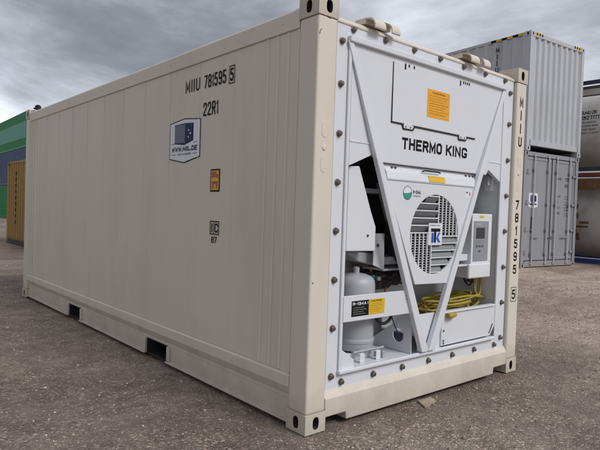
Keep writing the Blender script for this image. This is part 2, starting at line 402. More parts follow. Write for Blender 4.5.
def build_ground():
    nr, na = 230, 300
    rad = [0.0] + [0.35 * (3500 / 0.35) ** (i / (nr - 1)) if i > 110 else None for i in range(nr)]
    # fine rings near the camera, then growing
    rad = [0.0]; r_ = 0.0; st = 0.06
    while r_ < 4000:
        r_ += st; rad.append(r_); st = max(st, r_ * 0.012) if r_ < 30 else st * 1.12
    vs = [(CAM.x, CAM.y, height(CAM.x, CAM.y))]
    for r0 in rad[1:]:
        for k in range(na):
            a = 2 * math.pi * k / na
            x, y = CAM.x + r0 * math.cos(a), CAM.y + r0 * math.sin(a)
            vs.append((x, y, height(x, y)))
    fs = [(0, 1 + k, 1 + (k + 1) % na) for k in range(na)]
    for i in range(len(rad) - 2):
        for k in range(na):
            a = 1 + i * na
            fs.append((a + k, a + na + k, a + na + (k + 1) % na, a + (k + 1) % na))
    me = bpy.data.meshes.new('ground'); me.from_pydata(vs, [], fs); me.update()
    me.polygons.foreach_set('use_smooth', [True] * len(me.polygons))
    M = bpy.data.materials.new('gravel_ground'); M.use_nodes = True
    t = M.node_tree; b = t.nodes['Principled BSDF']; L = t.links.new
    tcn = t.nodes.new('ShaderNodeTexCoord')
    def nzn(scale, detail=6, rough=0.6, dist=0.0, vec=None):
        n = t.nodes.new('ShaderNodeTexNoise'); n.inputs['Scale'].default_value = scale; n.inputs['Detail'].default_value = detail
        n.inputs['Roughness'].default_value = rough; n.inputs['Distortion'].default_value = dist
        L(vec or tcn.outputs['Object'], n.inputs['Vector']); return n
    def rmp(src, *els):
        r = t.nodes.new('ShaderNodeValToRGB'); L(src, r.inputs[0])
        q = r.color_ramp.elements
        q[0].position, q[0].color = els[0][0], els[0][1] + (1,)
        q[1].position, q[1].color = els[-1][0], els[-1][1] + (1,)
        for p_, c_ in els[1:-1]:
            k = q.new(p_); k.color = c_ + (1,)
        return r
    def mixn(mode, fac, a, b2):
        m_ = t.nodes.new('ShaderNodeMix'); m_.data_type = 'RGBA'; m_.blend_type = mode
        if isinstance(fac, (int, float)):
            m_.inputs[0].default_value = fac
        else:
            L(fac, m_.inputs[0])
        L(a, m_.inputs[6]); L(b2, m_.inputs[7]); return m_.outputs[2]
    big = nzn(0.35, 5, 0.6, 0.4)
    c1 = rmp(big.outputs['Fac'], (0.36, (0.208, 0.167, 0.144)), (0.5, (0.272, 0.222, 0.192)), (0.66, (0.352, 0.294, 0.254)))
    mid = nzn(5.5, 8, 0.7)
    c2 = rmp(mid.outputs['Fac'], (0.3, (0.62, 0.60, 0.59)), (0.5, (0.98, 0.98, 0.98)), (0.72, (1.35, 1.33, 1.30)))
    base = mixn('MULTIPLY', 0.85, c1.outputs[0], c2.outputs[0])
    vor = t.nodes.new('ShaderNodeTexVoronoi'); vor.inputs['Scale'].default_value = 75; vor.inputs['Randomness'].default_value = 1
    L(tcn.outputs['Object'], vor.inputs['Vector'])
    sepc = t.nodes.new('ShaderNodeSeparateColor'); L(vor.outputs['Color'], sepc.inputs[0])
    c3 = rmp(sepc.outputs[0], (0.0, (0.55, 0.54, 0.54)), (0.6, (0.95, 0.93, 0.92)), (0.85, (1.25, 1.2, 1.15)), (0.97, (2.3, 2.25, 2.2)))
    gm = nzn(1.7, 5, 0.6)
    gmask = rmp(gm.outputs['Fac'], (0.35, (0.25, 0.25, 0.25)), (0.62, (0.95, 0.95, 0.95)))
    base = mixn('MULTIPLY', gmask.outputs[0], base, c3.outputs[0])
    fine = nzn(160, 4, 0.7)
    c4 = rmp(fine.outputs['Fac'], (0.3, (0.7, 0.69, 0.68)), (0.7, (1.3, 1.3, 1.3)))
    base = mixn('MULTIPLY', 0.8, base, c4.outputs[0])
    # wheel ruts: long faint bands running past the end of the container
    mpn = t.nodes.new('ShaderNodeMapping'); mpn.inputs['Rotation'].default_value = (0, 0, R(24)); mpn.inputs['Scale'].default_value = (0.16, 1.3, 1)
    L(tcn.outputs['Object'], mpn.inputs[0])
    rut = nzn(1.1, 5, 0.6, 0.5, mpn.outputs[0])
    c5 = rmp(rut.outputs['Fac'], (0.34, (0.72, 0.70, 0.69)), (0.52, (1.0, 1.0, 1.0)), (0.68, (1.22, 1.21, 1.19)))
    base = mixn('MULTIPLY', 0.8, base, c5.outputs[0])
    # pale dust past the cooling end, with sunlit brightness also put into the colour
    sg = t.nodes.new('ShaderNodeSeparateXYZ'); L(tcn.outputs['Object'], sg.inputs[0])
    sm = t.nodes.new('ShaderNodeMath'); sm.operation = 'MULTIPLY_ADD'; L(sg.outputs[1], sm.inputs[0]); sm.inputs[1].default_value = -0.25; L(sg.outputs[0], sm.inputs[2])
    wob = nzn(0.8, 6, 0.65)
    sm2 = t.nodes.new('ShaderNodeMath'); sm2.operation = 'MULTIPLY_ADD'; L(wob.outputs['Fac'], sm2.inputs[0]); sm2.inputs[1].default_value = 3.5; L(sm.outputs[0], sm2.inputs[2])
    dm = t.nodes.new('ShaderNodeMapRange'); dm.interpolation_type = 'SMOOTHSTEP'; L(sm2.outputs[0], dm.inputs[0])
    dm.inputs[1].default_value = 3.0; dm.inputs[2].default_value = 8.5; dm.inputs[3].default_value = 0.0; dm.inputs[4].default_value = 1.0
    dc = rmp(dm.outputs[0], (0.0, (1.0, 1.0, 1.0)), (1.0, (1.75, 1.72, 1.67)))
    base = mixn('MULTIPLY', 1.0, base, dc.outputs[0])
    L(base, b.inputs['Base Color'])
    b.inputs['Roughness'].default_value = 0.88
    b.inputs['Specular IOR Level'].default_value = 0.25
    vd = t.nodes.new('ShaderNodeMath'); vd.operation = 'MULTIPLY'; L(vor.outputs['Distance'], vd.inputs[0]); vd.inputs[1].default_value = -0.8
    ha = t.nodes.new('ShaderNodeMath'); ha.operation = 'MULTIPLY_ADD'; L(mid.outputs['Fac'], ha.inputs[0]); ha.inputs[1].default_value = 1.6; L(vd.outputs[0], ha.inputs[2])
    hb = t.nodes.new('ShaderNodeMath'); hb.operation = 'MULTIPLY_ADD'; L(fine.outputs['Fac'], hb.inputs[0]); hb.inputs[1].default_value = 0.7; L(ha.outputs[0], hb.inputs[2])
    bp = t.nodes.new('ShaderNodeBump'); bp.inputs['Strength'].default_value = 0.9; bp.inputs['Distance'].default_value = 0.012
    L(hb.outputs[0], bp.inputs['Height']); L(bp.outputs[0], b.inputs['Normal'])
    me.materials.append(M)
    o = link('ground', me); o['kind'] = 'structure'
    o['label'] = 'brown grey compacted gravel yard'

build_ground()

def build_pebbles():
    rng = np.random.default_rng(11)
    ph = (1 + 5 ** 0.5) / 2
    ico = np.array([(-1, ph, 0), (1, ph, 0), (-1, -ph, 0), (1, -ph, 0), (0, -1, ph), (0, 1, ph), (0, -1, -ph), (0, 1, -ph),
                    (ph, 0, -1), (ph, 0, 1), (-ph, 0, -1), (-ph, 0, 1)]) / math.sqrt(1 + ph * ph)
    icf = np.array([(0, 11, 5), (0, 5, 1), (0, 1, 7), (0, 7, 10), (0, 10, 11), (1, 5, 9), (5, 11, 4), (11, 10, 2), (10, 7, 6), (7, 1, 8),
                    (3, 9, 4), (3, 4, 2), (3, 2, 6), (3, 6, 8), (3, 8, 9), (4, 9, 5), (2, 4, 11), (6, 2, 10), (8, 6, 7), (9, 8, 1)])
    N = 52000
    yaw = math.atan2(cf.y, cf.x)
    ang = yaw + rng.uniform(-0.85, 0.85, N)
    rr = 0.9 + 13 * rng.random(N) ** 1.15
    xs = CAM.x + rr * np.cos(ang); ys = CAM.y + rr * np.sin(ang)
    keep = ~((xs > -0.01) & (xs < 2.45) & (ys > 0.0) & (ys < 6.06))
    # gravel lies in drifts
    cl = np.array([noise.noise((x * 0.9, y * 0.9, 5.5)) * 0.7 + noise.noise((x * 3.1, y * 3.1, 8.5)) * 0.5 for x, y in zip(xs, ys)])
    keep &= (cl + rng.uniform(-0.5, 0.7, N)) > -0.05
    xs, ys, rr = xs[keep], ys[keep], rr[keep]
    n = len(xs)
    size = np.clip(np.exp(rng.normal(math.log(0.0036), 0.5, n)), 0.0016, 0.015)
    size *= np.clip(0.8 + rr * 0.05, 0.8, 1.4)
    near = (xs > -0.7) & (xs < 3.0) & (ys < 0.0) & (ys > -0.7)
    size[near] *= 1.25
    v = np.repeat(ico[None], n, 0) * rng.uniform(0.72, 1.25, (n, 12, 1))
    v *= size[:, None, None] * np.stack([rng.uniform(.8, 1.35, n), rng.uniform(.7, 1.1, n), rng.uniform(.5, .85, n)], 1)[:, None, :]
    a = rng.uniform(0, 6.28, n); ca, sa = np.cos(a)[:, None], np.sin(a)[:, None]
    x2 = v[:, :, 0] * ca - v[:, :, 1] * sa; y2 = v[:, :, 0] * sa + v[:, :, 1] * ca
    h = np.array([height(x, y) for x, y in zip(xs, ys)])
    V = np.stack([x2 + xs[:, None], y2 + ys[:, None], v[:, :, 2] + (h + size * 0.25)[:, None]], 2).reshape(-1, 3)
    F = (icf[None] + (np.arange(n) * 12)[:, None, None]).reshape(-1, 3)
    me = bpy.data.meshes.new('loose_stones')
    me.vertices.add(len(V)); me.vertices.foreach_set('co', V.ravel())
    me.loops.add(F.size); me.loops.foreach_set('vertex_index', F.ravel().astype(np.int32))
    me.polygons.add(len(F)); me.polygons.foreach_set('loop_start', np.arange(0, F.size, 3, dtype=np.int32))
    me.update(); me.validate()
    tone = np.clip(np.exp(rng.normal(math.log(0.26), 0.38, n)), 0.10, 0.60)
    warm = rng.uniform(0, 1, n)
    c = np.stack([tone * (1.06 + .06 * warm), tone * (0.93 + .01 * warm), tone * (0.85 - .06 * warm), np.ones(n)], 1)
    at_ = me.color_attributes.new('stone', 'FLOAT_COLOR', 'POINT')
    at_.data.foreach_set('color', np.repeat(c, 12, 0).astype(np.float32).ravel())
    M = bpy.data.materials.new('stone_chips'); M.use_nodes = True
    b = M.node_tree.nodes['Principled BSDF']
    an = M.node_tree.nodes.new('ShaderNodeAttribute'); an.attribute_name = 'stone'
    M.node_tree.links.new(an.outputs['Color'], b.inputs['Base Color']); b.inputs['Roughness'].default_value = 0.85
    me.materials.append(M)
    o = link('loose_stones', me); o['kind'] = 'stuff'
    tag(o, 'small loose grey and brown stones scattered over the yard', 'stones')

build_pebbles()

# ------------------------------------------------------------------ shared container pieces
def face_hole(mb, o, u, v, n, w, h, c, a, b, depth, K=20):
    """rectangular face with an oval pocket; o corner, u/v unit axes, n outward normal"""
    o, u, v, n = Vector(o), Vector(u), Vector(v), Vector(n)
    angs = sorted(set([2 * math.pi * k / K for k in range(K)] +
                      [math.atan2(y - c[1], x - c[0]) % (2 * math.pi) for x, y in ((0, 0), (w, 0), (w, h), (0, h))]))
    outer, hole = [], []
    for t in angs:
        dx_, dy_ = math.cos(t), math.sin(t)
        s = min([((w - c[0]) / dx_) if dx_ > 1e-9 else 1e9, (-c[0] / dx_) if dx_ < -1e-9 else 1e9,
                 ((h - c[1]) / dy_) if dy_ > 1e-9 else 1e9, (-c[1] / dy_) if dy_ < -1e-9 else 1e9])
        outer.append(o + u * (c[0] + dx_ * s) + v * (c[1] + dy_ * s))
        ex, ey = a * math.copysign(abs(dx_) ** 0.75, dx_), b * math.copysign(abs(dy_) ** 0.75, dy_)
        hole.append(o + u * (c[0] + ex) + v * (c[1] + ey))
    inner = [p - n * depth for p in hole]
    k = len(angs)
    fs = [(i, (i + 1) % k, k + (i + 1) % k, k + i) for i in range(k)] + \
         [(k + i, k + (i + 1) % k, 2 * k + (i + 1) % k, 2 * k + i) for i in range(k)] + [tuple(range(2 * k, 3 * k))]
    f0 = len(mb.f)
    mb.add(outer + hole + inner, fs)
    mb.dark = getattr(mb, 'dark', set()) | set(range(f0 + k, f0 + 2 * k + 1))

CAST = {}
def casting_mesh(material, sx, sy):
    """corner casting with its outer corner at the origin; sx, sy say which way the block runs inwards"""
    key = (material.name, sx, sy)
    if key in CAST:
        return CAST[key]
    mb = MB(); W_, D_, H_ = 0.162, 0.178, 0.118
    face_hole(mb, (0, 0, 0), (sx, 0, 0), (0, 0, 1), (0, -sy, 0), W_, H_, (W_ * .52, H_ * .5), 0.024, 0.037, 0.075)
    face_hole(mb, (0, 0, 0), (0, sy, 0), (0, 0, 1), (-sx, 0, 0), D_, H_, (D_ * .5, H_ * .5), 0.024, 0.037, 0.075)
    X, Y = sx * W_, sy * D_
    mb.add([(0, 0, 0), (X, 0, 0), (X, Y, 0), (0, Y, 0), (0, 0, H_), (X, 0, H_), (X, Y, H_), (0, Y, H_)],
           [(0, 1, 2, 3), (4, 5, 6, 7), (1, 2, 6, 5), (2, 3, 7, 6)])
    me = bpy.data.meshes.new('corner_casting')
    bm = bmesh.new(); vs = [bm.verts.new(p) for p in mb.v]
    for qi, q in enumerate(mb.f):
        f = bm.faces.new([vs[i] for i in q])
        if qi in mb.dark:
            f.material_index = 1
    bmesh.ops.remove_doubles(bm, verts=bm.verts, dist=1e-5)
    bmesh.ops.recalc_face_normals(bm, faces=bm.faces)
    bm.to_mesh(me); bm.free(); me.materials.append(material); me.materials.append(SHADE_GRIME)  # second material paints the shade inside the casting holes
    CAST[key] = me
    return me

def castings(root, W_, L_, H_, material, bevel=0.004):
    for z in (0, H_ - 0.118):
        for x, sx in ((0, 1), (W_, -1)):
            for y, sy in ((0, 1), (L_, -1)):
                o = link('corner_casting', casting_mesh(material, sx, sy), root); o.location = (x, y, z)
                if bevel:
                    md = o.modifiers.new('bevel', 'BEVEL'); md.width = bevel; md.segments = 2; md.limit_method = 'ANGLE'; md.angle_limit = R(50)

def corrugated(mb, axis, a0, a1, face, depth, z0, z1, period=0.25, out=-1, thick=0.02):
    """trapezoid-corrugated wall between a0 and a1 along an axis; face = outer plane; out = outward sign"""
    n = max(1, round((a1 - a0) / period)); p = (a1 - a0) / n
    pts = []
    for i in range(n):
        b = a0 + i * p
        pts += [(b, 0), (b + p * .30, 0), (b + p * .48, depth), (b + p * .82, depth)]
    pts.append((a1, 0))
    k = len(pts)
    def P(t, d, z):
        c = face - out * d
        return (c, t, z) if axis == 'y' else (t, c, z)
    vs = [P(t, d, z) for z in (z0, z1) for t, d in pts] + [P(t, depth + thick, z) for z in (z0, z1) for t, d in pts]
    fs = []
    for i in range(k - 1):
        fs.append((i, i + 1, k + i + 1, k + i)); fs.append((2 * k + i, 2 * k + i + 1, 3 * k + i + 1, 3 * k + i))
        fs.append((i, i + 1, 2 * k + i + 1, 2 * k + i)); fs.append((k + i, k + i + 1, 3 * k + i + 1, 3 * k + i))
    fs.append((0, k, 3 * k, 2 * k)); fs.append((k - 1, 2 * k - 1, 4 * k - 1, 3 * k - 1))
    mb.add(vs, fs)

# ------------------------------------------------------------------ the refrigerated container
W, LN, H = 2.438, 6.058, 2.591
K_ = 2.42904
def at(X, Z, Y):
    """position at depth Y behind the end plane of a point seen at (X, Z) on that plane"""
    k = 1 + Y / K_
    return (CAM.x + (X - CAM.x) * k, Y, CAM.z + (Z - CAM.z) * k)

def smooth_path(P, n=7):
    P = [Vector(p) for p in P]; out = []
    for i in range(len(P) - 1):
        a, b, c, d = P[max(i - 1, 0)], P[i], P[i + 1], P[min(i + 2, len(P) - 1)]
        for k in range(n):
            t = k / n
            out.append(0.5 * ((2 * b) + (c - a) * t + (2 * a - 5 * b + 4 * c - d) * t * t + (3 * b - a - 3 * c + d) * t ** 3))
    out.append(P[-1]); return out

reefer = thing('refrigerated_container', 'cream twenty-foot refrigerated container with white cooling unit at its end', 'container')
castings(reefer, W, LN, H, CREAM)
for x0, x1 in ((0.004, 0.160), (W - 0.160, W - 0.004)):
    for y0, y1, t_ in ((0.004, 0.172, 0), (LN - 0.172, LN - 0.004, 1)):
        MB().box(x0, x1, y0, y1, 0.118, H - 0.118).build('corner_post', CREAM, reefer, bevel=0.014, seg=3)
# embossed plates on the near posts
for X in (0.082, 2.356):
    for z, a, b in ((1.814, 0.026, 0.05), (1.607, 0.026, 0.05)):
        pts = []
        for k in range(20):
            t = 2 * math.pi * k / 20
            pts.append((X + a * math.cos(t), z + (b - a) * (1 if math.sin(t) >= 0 else -1) + a * math.sin(t)))
        MB().prism_y(pts, 0.0018, 0.012).build('embossed_plate', CREAM, reefer, bevel=0.0015)
    MB().lathe([(0.012, -0.002), (0.017, 0.001), (0.017, 0.01)], 16, 'y', (X - 0.003, 0, 1.704)).build('rivet', CREAM, reefer, bevel=0.002)

# long side rails
for side in (0, 1):
    mx = (lambda x: x) if side == 0 else (lambda x: W - x)
    pr = [(mx(x), z) for x, z in ((0.004, 2.428), (0.004, 2.536), (0.014, 2.552), (0.08, 2.560), (0.08, 2.428))]
    MB().prism_y(pr, 0.1785, LN - 0.1785).build('top_rail', CREAM, reefer, bevel=0.003)
    pr = [(mx(x), z) for x, z in ((0.020, 0.330), (0.003, 0.318), (0.003, 0.250), (0.034, 0.190), (0.034, 0.1655), (0.09, 0.1655), (0.09, 0.330))]
    rail = MB().prism_y(pr, 0.1725, LN - 0.1725).build('bottom_rail', CREAM, reefer, bevel=0.003)
    edges = [0.1785, 1.787, 2.180, 3.832, 4.212, LN - 0.1785]
    low = MB()
    for i in (0, 2, 4):
        y0, y1 = edges[i], edges[i + 1]
        pr = [(mx(x), z) for x, z in ((0.034, 0.165), (0.034, 0.040), (0.008, 0.036), (0.008, 0.027), (0.09, 0.027), (0.09, 0.165))]
        low.prism_y(pr, y0, y1)
    low.build('rail_web', CREAM, rail, bevel=0.002)
    for y0, y1 in ((1.787, 2.180), (3.832, 4.212)):
        t_ = MB(); a, b = sorted((mx(0.036), mx(1.0))); a2, b2 = sorted((mx(1.0), mx(1.004)))
        t_.box(a, b, y0, y0 + 0.008, 0.028, 0.165).box(a, b, y1 - 0.008, y1, 0.028, 0.165)
        t_.box(a, b, y0 + 0.008, y1 - 0.008, 0.157, 0.165).box(a, b, y0 + 0.008, y1 - 0.008, 0.028, 0.036)
        t_.box(a2, b2, y0, y1, 0.028, 0.165)
        t_.build('fork_pocket', DARK, rail)  # shade inside the pocket put into the colour by the dark material
        a, b = sorted((mx(0.020), mx(0.0335)))
        for ya, yb in ((y0 - 0.05, y0 - 0.0005), (y1 + 0.0005, y1 + 0.05)):
            MB().box(a, b, ya, yb, 0.042, 0.160).build('pocket_frame', CREAM, rail, bevel=0.003)

# long side wall: narrow beads at the ends, sheets between the seams
seams = [0.1725, 0.872] + [0.872 + 0.4725 * k for k in range(1, 10)] + [LN - 0.66, LN - 0.1725]
wall = MB().box(0.021, 0.06, 0.17, LN - 0.17, 0.25, 2.50).build('side_wall', CREAM, reefer)
for i in range(len(seams) - 1):
    g = 0.0005
    MB().box(0.0155, 0.0208, seams[i] + g, seams[i + 1] - g, 0.3305, 2.4275).build('wall_panel', CREAM, wall, bevel=0.002, seg=2)
for s_ in seams[2:-1]:
    MB().prism_z([(0.0154, s_ + 0.002), (0.0118, s_ + 0.0040), (0.0118, s_ + 0.010), (0.0154, s_ + 0.014)], 0.333, 2.425).build('seam_bead', CREAM, wall)
for y in (0.184, 0.283, 0.386, 0.490, LN - 0.184, LN - 0.283, LN - 0.386, LN - 0.49):
    MB().prism_z([(0.0154, y - 0.011), (0.0058, y - 0.004), (0.0048, y - 0.001), (0.0048, y + 0.003), (0.0062, y + 0.007), (0.0154, y + 0.014)], 0.335, 2.424).build('rib', CREAM, wall, bevel=0.0015)
MB().box(W - 0.06, W - 0.016, 0.17, LN - 0.17, 0.25, 2.50).build('side_wall', CREAM, reefer)
for k in range(12):
    y = 0.34 + k * 0.49
    MB().lathe([(0.0, -0.0), (0.011, -0.001), (0.011, 0.004)], 12, 'x', (0.002, y, 2.49)).build('rivet', CREAM, reefer)
# roof, floor, rear doors
roof = MB(); corrugated(roof, 'y', 0.17, LN - 0.17, 0.0, 0.012, 0.075, W - 0.075, 0.35, out=1, thick=0.03)
roof.v = [(z, y, 2.556 + x) for x, y, z in roof.v]
roof.build('roof', CREAM, reefer)
MB().box(0.09, W - 0.09, 0.16, LN - 0.16, 0.17, 0.245).build('floor_deck', DARK, reefer)
for k in range(13):
    y = 0.4 + k * 0.43
    if any(abs(y - c) < 0.26 for c in (1.98, 4.02)):
        continue
    MB().box(0.09, W - 0.09, y - 0.03, y + 0.03, 0.045, 0.17).build('cross_member', DARK, reefer)
for x0, x1 in ((0.165, 1.2165), (1.2215, W - 0.165)):
    d_ = MB().box(x0, x1, LN - 0.06, LN - 0.012, 0.22, 2.42).build('rear_door', CREAM, reefer, bevel=0.005)
    for f in (0.3, 0.75):
        xx = x0 + (x1 - x0) * f
        MB().tube([(xx, LN + 0.006, 0.12), (xx, LN + 0.006, 2.5)], 0.016, 10).build('lock_rod', STEEL, d_)
MB().box(0.162, W - 0.162, LN - 0.15, LN - 0.012, 2.425, 2.55).build('top_end_rail', CREAM, reefer, bevel=0.004)
MB().box(0.162, W - 0.162, LN - 0.15, LN - 0.012, 0.03, 0.215).build('bottom_end_rail', CREAM, reefer, bevel=0.004)

# end frame around the cooling unit
MB().prism_x([(0.030, 2.474), (0.028, 2.488), (0.070, 2.520), (0.16, 2.535), (0.16, 2.474)], 0.1605, W - 0.1605).build('top_end_rail', CREAM, reefer, bevel=0.005)
sx0, sx1 = 0.1605, W - 0.1605
sl = MB().prism_y([(sx0, 0.190), (sx0, 0.076), (0.340, 0.076), (0.347, 0.027), (2.072, 0.027), (2.079, 0.078), (sx1, 0.078), (sx1, 0.190)], 0.003, 0.15)
sl.build('bottom_end_rail', CREAM, reefer, bevel=0.006, seg=3)
MB().prism_x([(0.0075, 0.1885), (0.034, 0.230), (0.15, 0.230), (0.15, 0.1885)], sx0, sx1).build('sill_ledge', CREAM, reefer)

# hold-down hooks on the header
for X0, X1 in ((0.455, 0.700), (1.535, 1.800)):
    x0 = at(X0, 2.5, 0.0)[0]; x1 = at(X1, 2.5, 0.0)[0]
    outer = []
    for k in range(9):
        t = math.pi / 2 * k / 8
        outer.append((0.036 - 0.062 * math.sin(t), 2.508 + 0.058 * math.cos(t)))
    prof = [(0.15, 2.572)] + [(0.05, 2.570)] + outer + [(outer[-1][0] + 0.001, 2.497)]
    inner = [(y + 0.007, z - 0.007) for y, z in reversed(prof)]
    hk = MB()
    # plate flares from a narrow root to the lip; three slices leave a slot open in the front lip
    xa = x0 + (x1 - x0) * 0.42; xb = x0 + (x1 - x0) * 0.66
    hk.prism_x(prof + inner, x0, xa)
    top = prof[:6]; hk.prism_x(top + [(y + 0.007, z - 0.007) for y, z in reversed(top)], xa + 0.0002, xb - 0.0002)
    hk.prism_x(prof + inner, xb, x1)
    hk.box(x0, x1, 0.06, 0.15, 2.5361, 2.5625)
    hk.build('hold_down_hook', CREAM, reefer, smooth=False)

# ------------------------------------------------------------------ cooling unit
FY = 0.036
def quadA(mb, pts, Y0, Y1):
    """solid from a polygon given in seen coordinates on depth Y0, extruded straight back to Y1"""
    A = [at(x, z, Y0) for x, z in pts]
    return mb.loft(A, [(x, Y1, z) for x, y, z in A])
def boxA(mb, X0, X1, Z0, Z1, Y0, Y1):
    return quadA(mb, [(X0, Z0), (X1, Z0), (X1, Z1), (X0, Z1)], Y0, Y1)

fl = MB()
boxA(fl, 0.150, 0.284, 0.236, 2.478, FY, FY + 0.02)
boxA(fl, 2.062, 2.205, 0.236, 2.478, FY, FY + 0.02)
boxA(fl, 0.2842, 2.0618, 2.365, 2.478, FY, FY + 0.02)
boxA(fl, 0.2842, 2.0618, 0.236, 0.345, FY, FY + 0.02)
unit = fl.build('unit_frame', WHITE, reefer, bevel=0.002)
bolt_me = MB().lathe([(0.0215, 0.006), (0.0215, 0.0), (0.0155, -0.001), (0.0155, -0.013), (0.012, -0.017), (0.004, -0.018)], 12, 'y').mesh('bolt', STEEL)
spots = [(0.295 + 0.2965 * k, 2.446) for k in range(7)] + [(0.291 + 0.2965 * k, 0.274) for k in range(7)]
for z in (2.358, 2.101, 1.802, 1.507, 1.212, 0.913, 0.617, 0.321):
    spots += [(0.201, z), (2.165, z)]
for X, Z in spots:
    o = link('bolt', bolt_me, unit); p = at(X, Z, FY - 0.01); o.location = (p[0], FY - 0.0062, p[2]); o.rotation_euler = (0, random.uniform(0, 1), 0)
# raised lips of the frame
boxA(MB(), 0.272, 2.110, 2.372, 2.410, 0.004, FY).build('drip_ledge', WHITE, unit, bevel=0.006)
boxA(MB(), 0.272, 2.075, 0.318, 0.343, 0.006, FY).build('floor_lip', WHITE, unit, bevel=0.007, seg=3)
boxA(MB(), 0.262, 0.287, 0.345, 2.370, 0.020, FY).build('edge_lip', WHITE, unit, bevel=0.005)
boxA(MB(), 2.062, 2.085, 0.345, 2.370, 0.020, FY).build('edge_lip', WHITE, unit, bevel=0.005)

# recess lining
xl = at(0.284, 1, FY)[0]; xr = at(2.062, 1, FY)[0]; zb = at(1, 0.345, FY)[2]
YB = 0.52
lining = MB().box(xl, xr, YB, YB + 0.02, zb - 0.02, 2.46).build('recess_back', INNER, reefer)
MB().box(xl - 0.02, xl, FY + 0.021, YB, zb - 0.02, 2.46).build('recess_side', INNER, lining)
MB().box(xr, xr + 0.02, FY + 0.021, YB, zb - 0.02, 2.46).build('recess_side', INNER, lining)
MB().box(xl, xr, FY + 0.021, YB, zb - 0.02, zb).build('recess_floor', WHITE, lining)

# upper panel and hatch
up = MB()
quadA(up, [(0.287, 2.372), (2.062, 2.372), (2.062, 1.610), (1.870, 1.702), (1.838, 1.660), (0.560, 1.660), (0.514, 1.706), (0.314, 1.624), (0.287, 1.615)], 0.028, 0.060)
upper = up.build('upper_panel', WHITE, reefer, bevel=0.003)
MB().box(xl, xr, 0.0605, YB, at(1, 1.73, 0.06)[2], at(1, 1.73, 0.06)[2] + 0.015).build('ceiling_plate', INNER, upper)
for X0, X1 in ((0.290, 0.475), (1.880, 2.060)):
    quadA(MB(), [(X0, 1.763), (X1, 1.763), (X1, 1.771), (X0, 1.771)], 0.024, 0.0279).build('crease_strip', WHITE, upper, bevel=0.0015)
ht = MB(); quadA(ht, [(0.679, 1.937), (1.668, 1.930), (1.690, 2.332), (0.676, 2.332)], 0.022, 0.0279)
hatch = ht.build('hatch', WHITE, upper, bevel=0.0015)
gask = MB()
quadA(gask, [(0.6700, 1.932), (0.6780, 1.932), (0.6780, 2.325), (0.6725, 2.325)], 0.0225, 0.0279)
path = [(0.670, 1.933), (0.785, 1.931), (0.797, 1.901), (0.902, 1.903), (0.918, 1.929), (1.437, 1.925), (1.446, 1.896), (1.537, 1.899), (1.552, 1.925), (1.662, 1.924)]
for (xa, za), (xb, zb_) in zip(path[:-1], path[1:]):
    l = math.hypot(xb - xa, zb_ - za); nx, nz = -(zb_ - za) / l * 0.0042, (xb - xa) / l * 0.0042
    quadA(gask, [(xa - nx, za - nz), (xb - nx, zb_ - nz), (xb + nx, zb_ + nz), (xa + nx, za + nz)], 0.0215, 0.0279)
gask.build('hatch_gasket', BLACK, upper)
for xa in (0.800, 1.449):
    lt = MB(); boxA(lt, xa, xa + 0.092, 1.906, 1.945, 0.018, 0.0215); la = lt.build('latch', WHITE, upper, bevel=0.002)
    for dx_ in (0.022, 0.07):
        p = at(xa + dx_, 1.918, 0.0165); MB().lathe([(0.006, -0.002), (0.006, 0.002)], 8, 'y', (p[0], 0.017, p[2])).build('screw', STEEL, la)
for xa, n_ in ((0.79, 2), (1.435, 4)):
    tg = MB(); boxA(tg, xa, xa + 0.012, 2.298, 2.336, 0.019, 0.0218)
    for k in range(n_):
        w_ = 0.055 if n_ == 2 else 0.026
        boxA(tg, xa + 0.038 + k * w_, xa + 0.050 + k * w_, 2.317, 2.336, 0.020, 0.0218)
    tg.build('stencil_mark', INK, upper)

def strokeA(name, body, material, X0, X1, Z0, Z1, Y, parent, thick, slant=0.0, gap=2.3):
    p0 = at(X0, Z0, Y); p1 = at(X1, Z1, Y)
    return link(name, stroke_mesh(name, body, material, (p1[0] - p0[0], p1[2] - p0[2]), p0, (1, 0, 0), (0, 0, 1), thick, slant, gap), parent)
def textA(name, body, material, X0, X1, Z0, Z1, Y, parent, bold=0.02, shear=0.0):
    p0 = at(X0, Z0, Y); p1 = at(X1, Z1, Y)
    me = text_mesh(name, body, material, (p1[0] - p0[0], p1[2] - p0[2]), p0, (1, 0, 0), (0, 0, 1), bold, 0.0, shear)
    return link(name, me, parent)
def plateA(name, material, X0, X1, Z0, Z1, Y, th, parent, bevel=0.0):
    return boxA(MB(), X0, X1, Z0, Z1, Y, Y + th).build(name, material, parent, bevel=bevel)

strokeA('lettering', 'THERMO', INK, 0.786, 1.238, 1.765, 1.844, 0.0272, upper, 0.0180)
strokeA('lettering', 'KING', INK, 1.287, 1.560, 1.765, 1.844, 0.0272, upper, 0.0180)
ol = plateA('warning_label', ORANGE, 1.047, 1.311, 2.016, 2.213, 0.0205, 0.0012, upper)
textA('label_print', 'WARNING', INK, 1.10, 1.25, 2.186, 2.198, 0.0200, upper, 0.01)
for r_ in range(8):
    z = 2.165 - r_ * 0.0175
    textA('label_print', ['keep clear of moving fan and belt parts', 'do not open with unit running', 'disconnect the power before service', 'read the manual before use'][r_ % 4],
          INK, 1.068, 1.292 - 0.03 * (r_ % 3), z, z + 0.0065, 0.0200, upper, 0.0)

